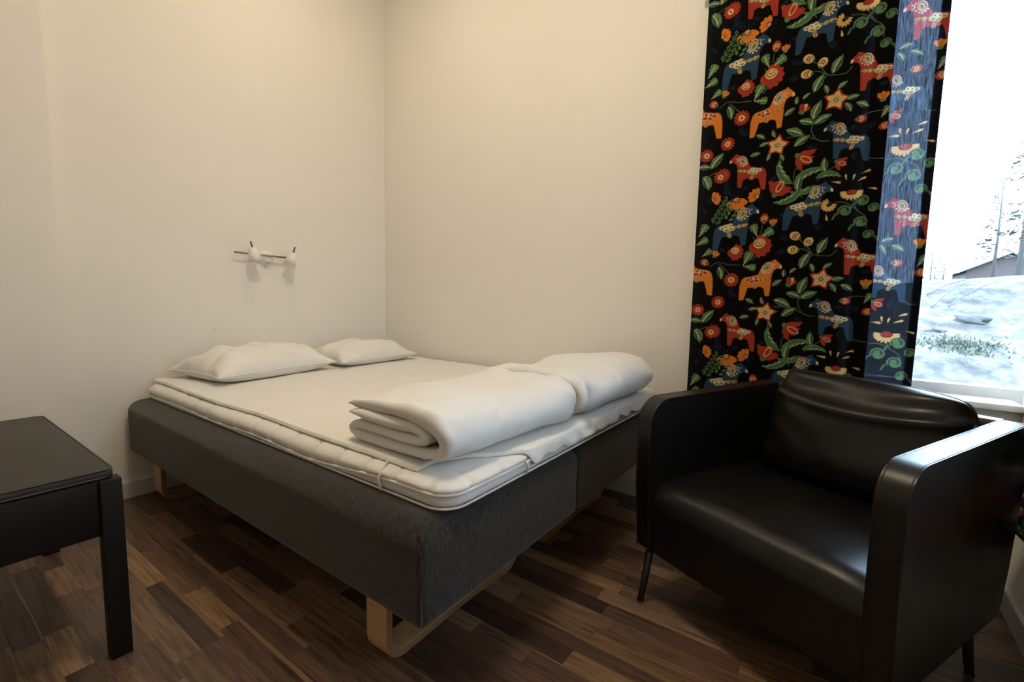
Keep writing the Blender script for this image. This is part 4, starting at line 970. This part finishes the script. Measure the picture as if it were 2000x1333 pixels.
conifer(8.15, 24.5, 7.2, 5, 'tall pine outside at the right picture edge', 0.17, 0.2, 80, 9)
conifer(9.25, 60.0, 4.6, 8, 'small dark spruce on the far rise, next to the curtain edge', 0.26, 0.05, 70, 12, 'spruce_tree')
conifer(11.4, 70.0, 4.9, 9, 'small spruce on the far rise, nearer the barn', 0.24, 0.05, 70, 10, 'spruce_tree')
def outz(x, y): return float(gz(np.array(float(x)), np.array(float(y))))
for i, (xa, ya, xb, yb, lift, lab) in enumerate(((4.9, 17.2, 6.2, 20.5, 0.55, 'longest bare branch lying on the slope'), (5.35, 17.6, 6.6, 20.0, 0.35, 'bare branch beside the longest one on the slope'), (4.95, 19.0, 6.3, 22.0, 0.3, 'highest bare branch on the slope under the barn'))):
    za, zb = outz(xa, ya), outz(xb, yb)
    tag(tube('fallen_branch', catmull([(xa, ya, za+0.03), (xa*0.55+xb*0.45, ya*0.55+yb*0.45, (za+zb)/2+lift*0.4), (xb, yb, zb+lift*0.4)], 5), 0.022, M_BARK), lab, 'branch', 'fallen branches on the slope')
def rock(x, y, s, seed, lab):
    bmx = bmesh.new(); bmesh.ops.create_icosphere(bmx, subdivisions=3, radius=1)
    for v_ in bmx.verts:
        p_ = np.array(v_.co); k_ = 1+0.30*float(ripple(np.array(p_[0]+p_[2]), np.array(p_[1]-p_[2]), seed, 0.8))
        v_.co = Vector((p_[0]*s*k_*1.4, p_[1]*s*k_, p_[2]*s*k_*0.62))
    o_ = bm_obj('boulder', bmx, M_ROCK, smooth=True); o_.location = (x, y, outz(x, y)+s*0.02); tag(o_, lab, 'rock', 'boulders on the slope')
rock(5.55, 15.6, 0.26, 4, 'grey boulder in the middle of the slope outside')
rock(4.75, 14.4, 0.13, 6, 'small grey boulder low on the slope near the curtain edge')
M_MOSS = plain('low_green_scrub', (0.028, 0.038, 0.022), 0.9)
V, F = [], []; rr_ = random.Random(12)
for i in range(600):
    x_ = 5.0+rr_.gauss(0, 0.38); y_ = 13.0+rr_.gauss(0, 0.45); z_ = outz(x_, y_); h_ = rr_.uniform(0.03, 0.11); a_ = rr_.uniform(0, 2*PI); b = len(V); w_ = 0.02
    V += [(x_-w_*math.cos(a_), y_-w_*math.sin(a_), z_), (x_+w_*math.cos(a_), y_+w_*math.sin(a_), z_), (x_+rr_.gauss(0, .05), y_+rr_.gauss(0, .05), z_+h_)]; F.append((b, b+1, b+2))
tag(mesh_obj('green_scrub', V, F, M_MOSS), 'patch of low green scrub on the slope outside', 'scrub', kind='stuff')

# barn on the rise
bx, by, bz = 8.9, 40.0, outz(10, 41)-0.2
barn = empty('barn', (bx, by, bz)); tag(barn, 'weathered wooden barn with pale roof on the rise outside', 'barn')
ez, pk, dp, wd = 3.15-bz, 4.15-bz, 5.0, 3.9
V = [(0, 0, 0), (wd, 0, 0), (wd, 0, ez), (wd/2, 0, pk), (0, 0, ez)]; V += [(x_, dp, z_) for x_, y_, z_ in V]
mesh_obj('walls', V, [(0, 1, 2, 3, 4), (9, 8, 7, 6, 5), (0, 5, 6, 1), (1, 6, 7, 2), (0, 4, 9, 5)], M_BARNW, barn)
for s_ in (-1, 1):
    xe = wd/2+s_*(wd/2+0.35); ze = ez-0.35*(pk-ez)/(wd/2)
    V = [(wd/2, -0.4, pk), (xe, -0.4, ze), (xe, dp+0.4, ze), (wd/2, dp+0.4, pk)]; V += [(x_, y_, z_+0.12) for x_, y_, z_ in V]
    mesh_obj('roof_slope', V, [(0, 1, 2, 3), (7, 6, 5, 4), (0, 4, 5, 1), (1, 5, 6, 2), (2, 6, 7, 3), (3, 7, 4, 0)], M_BARNR, barn)
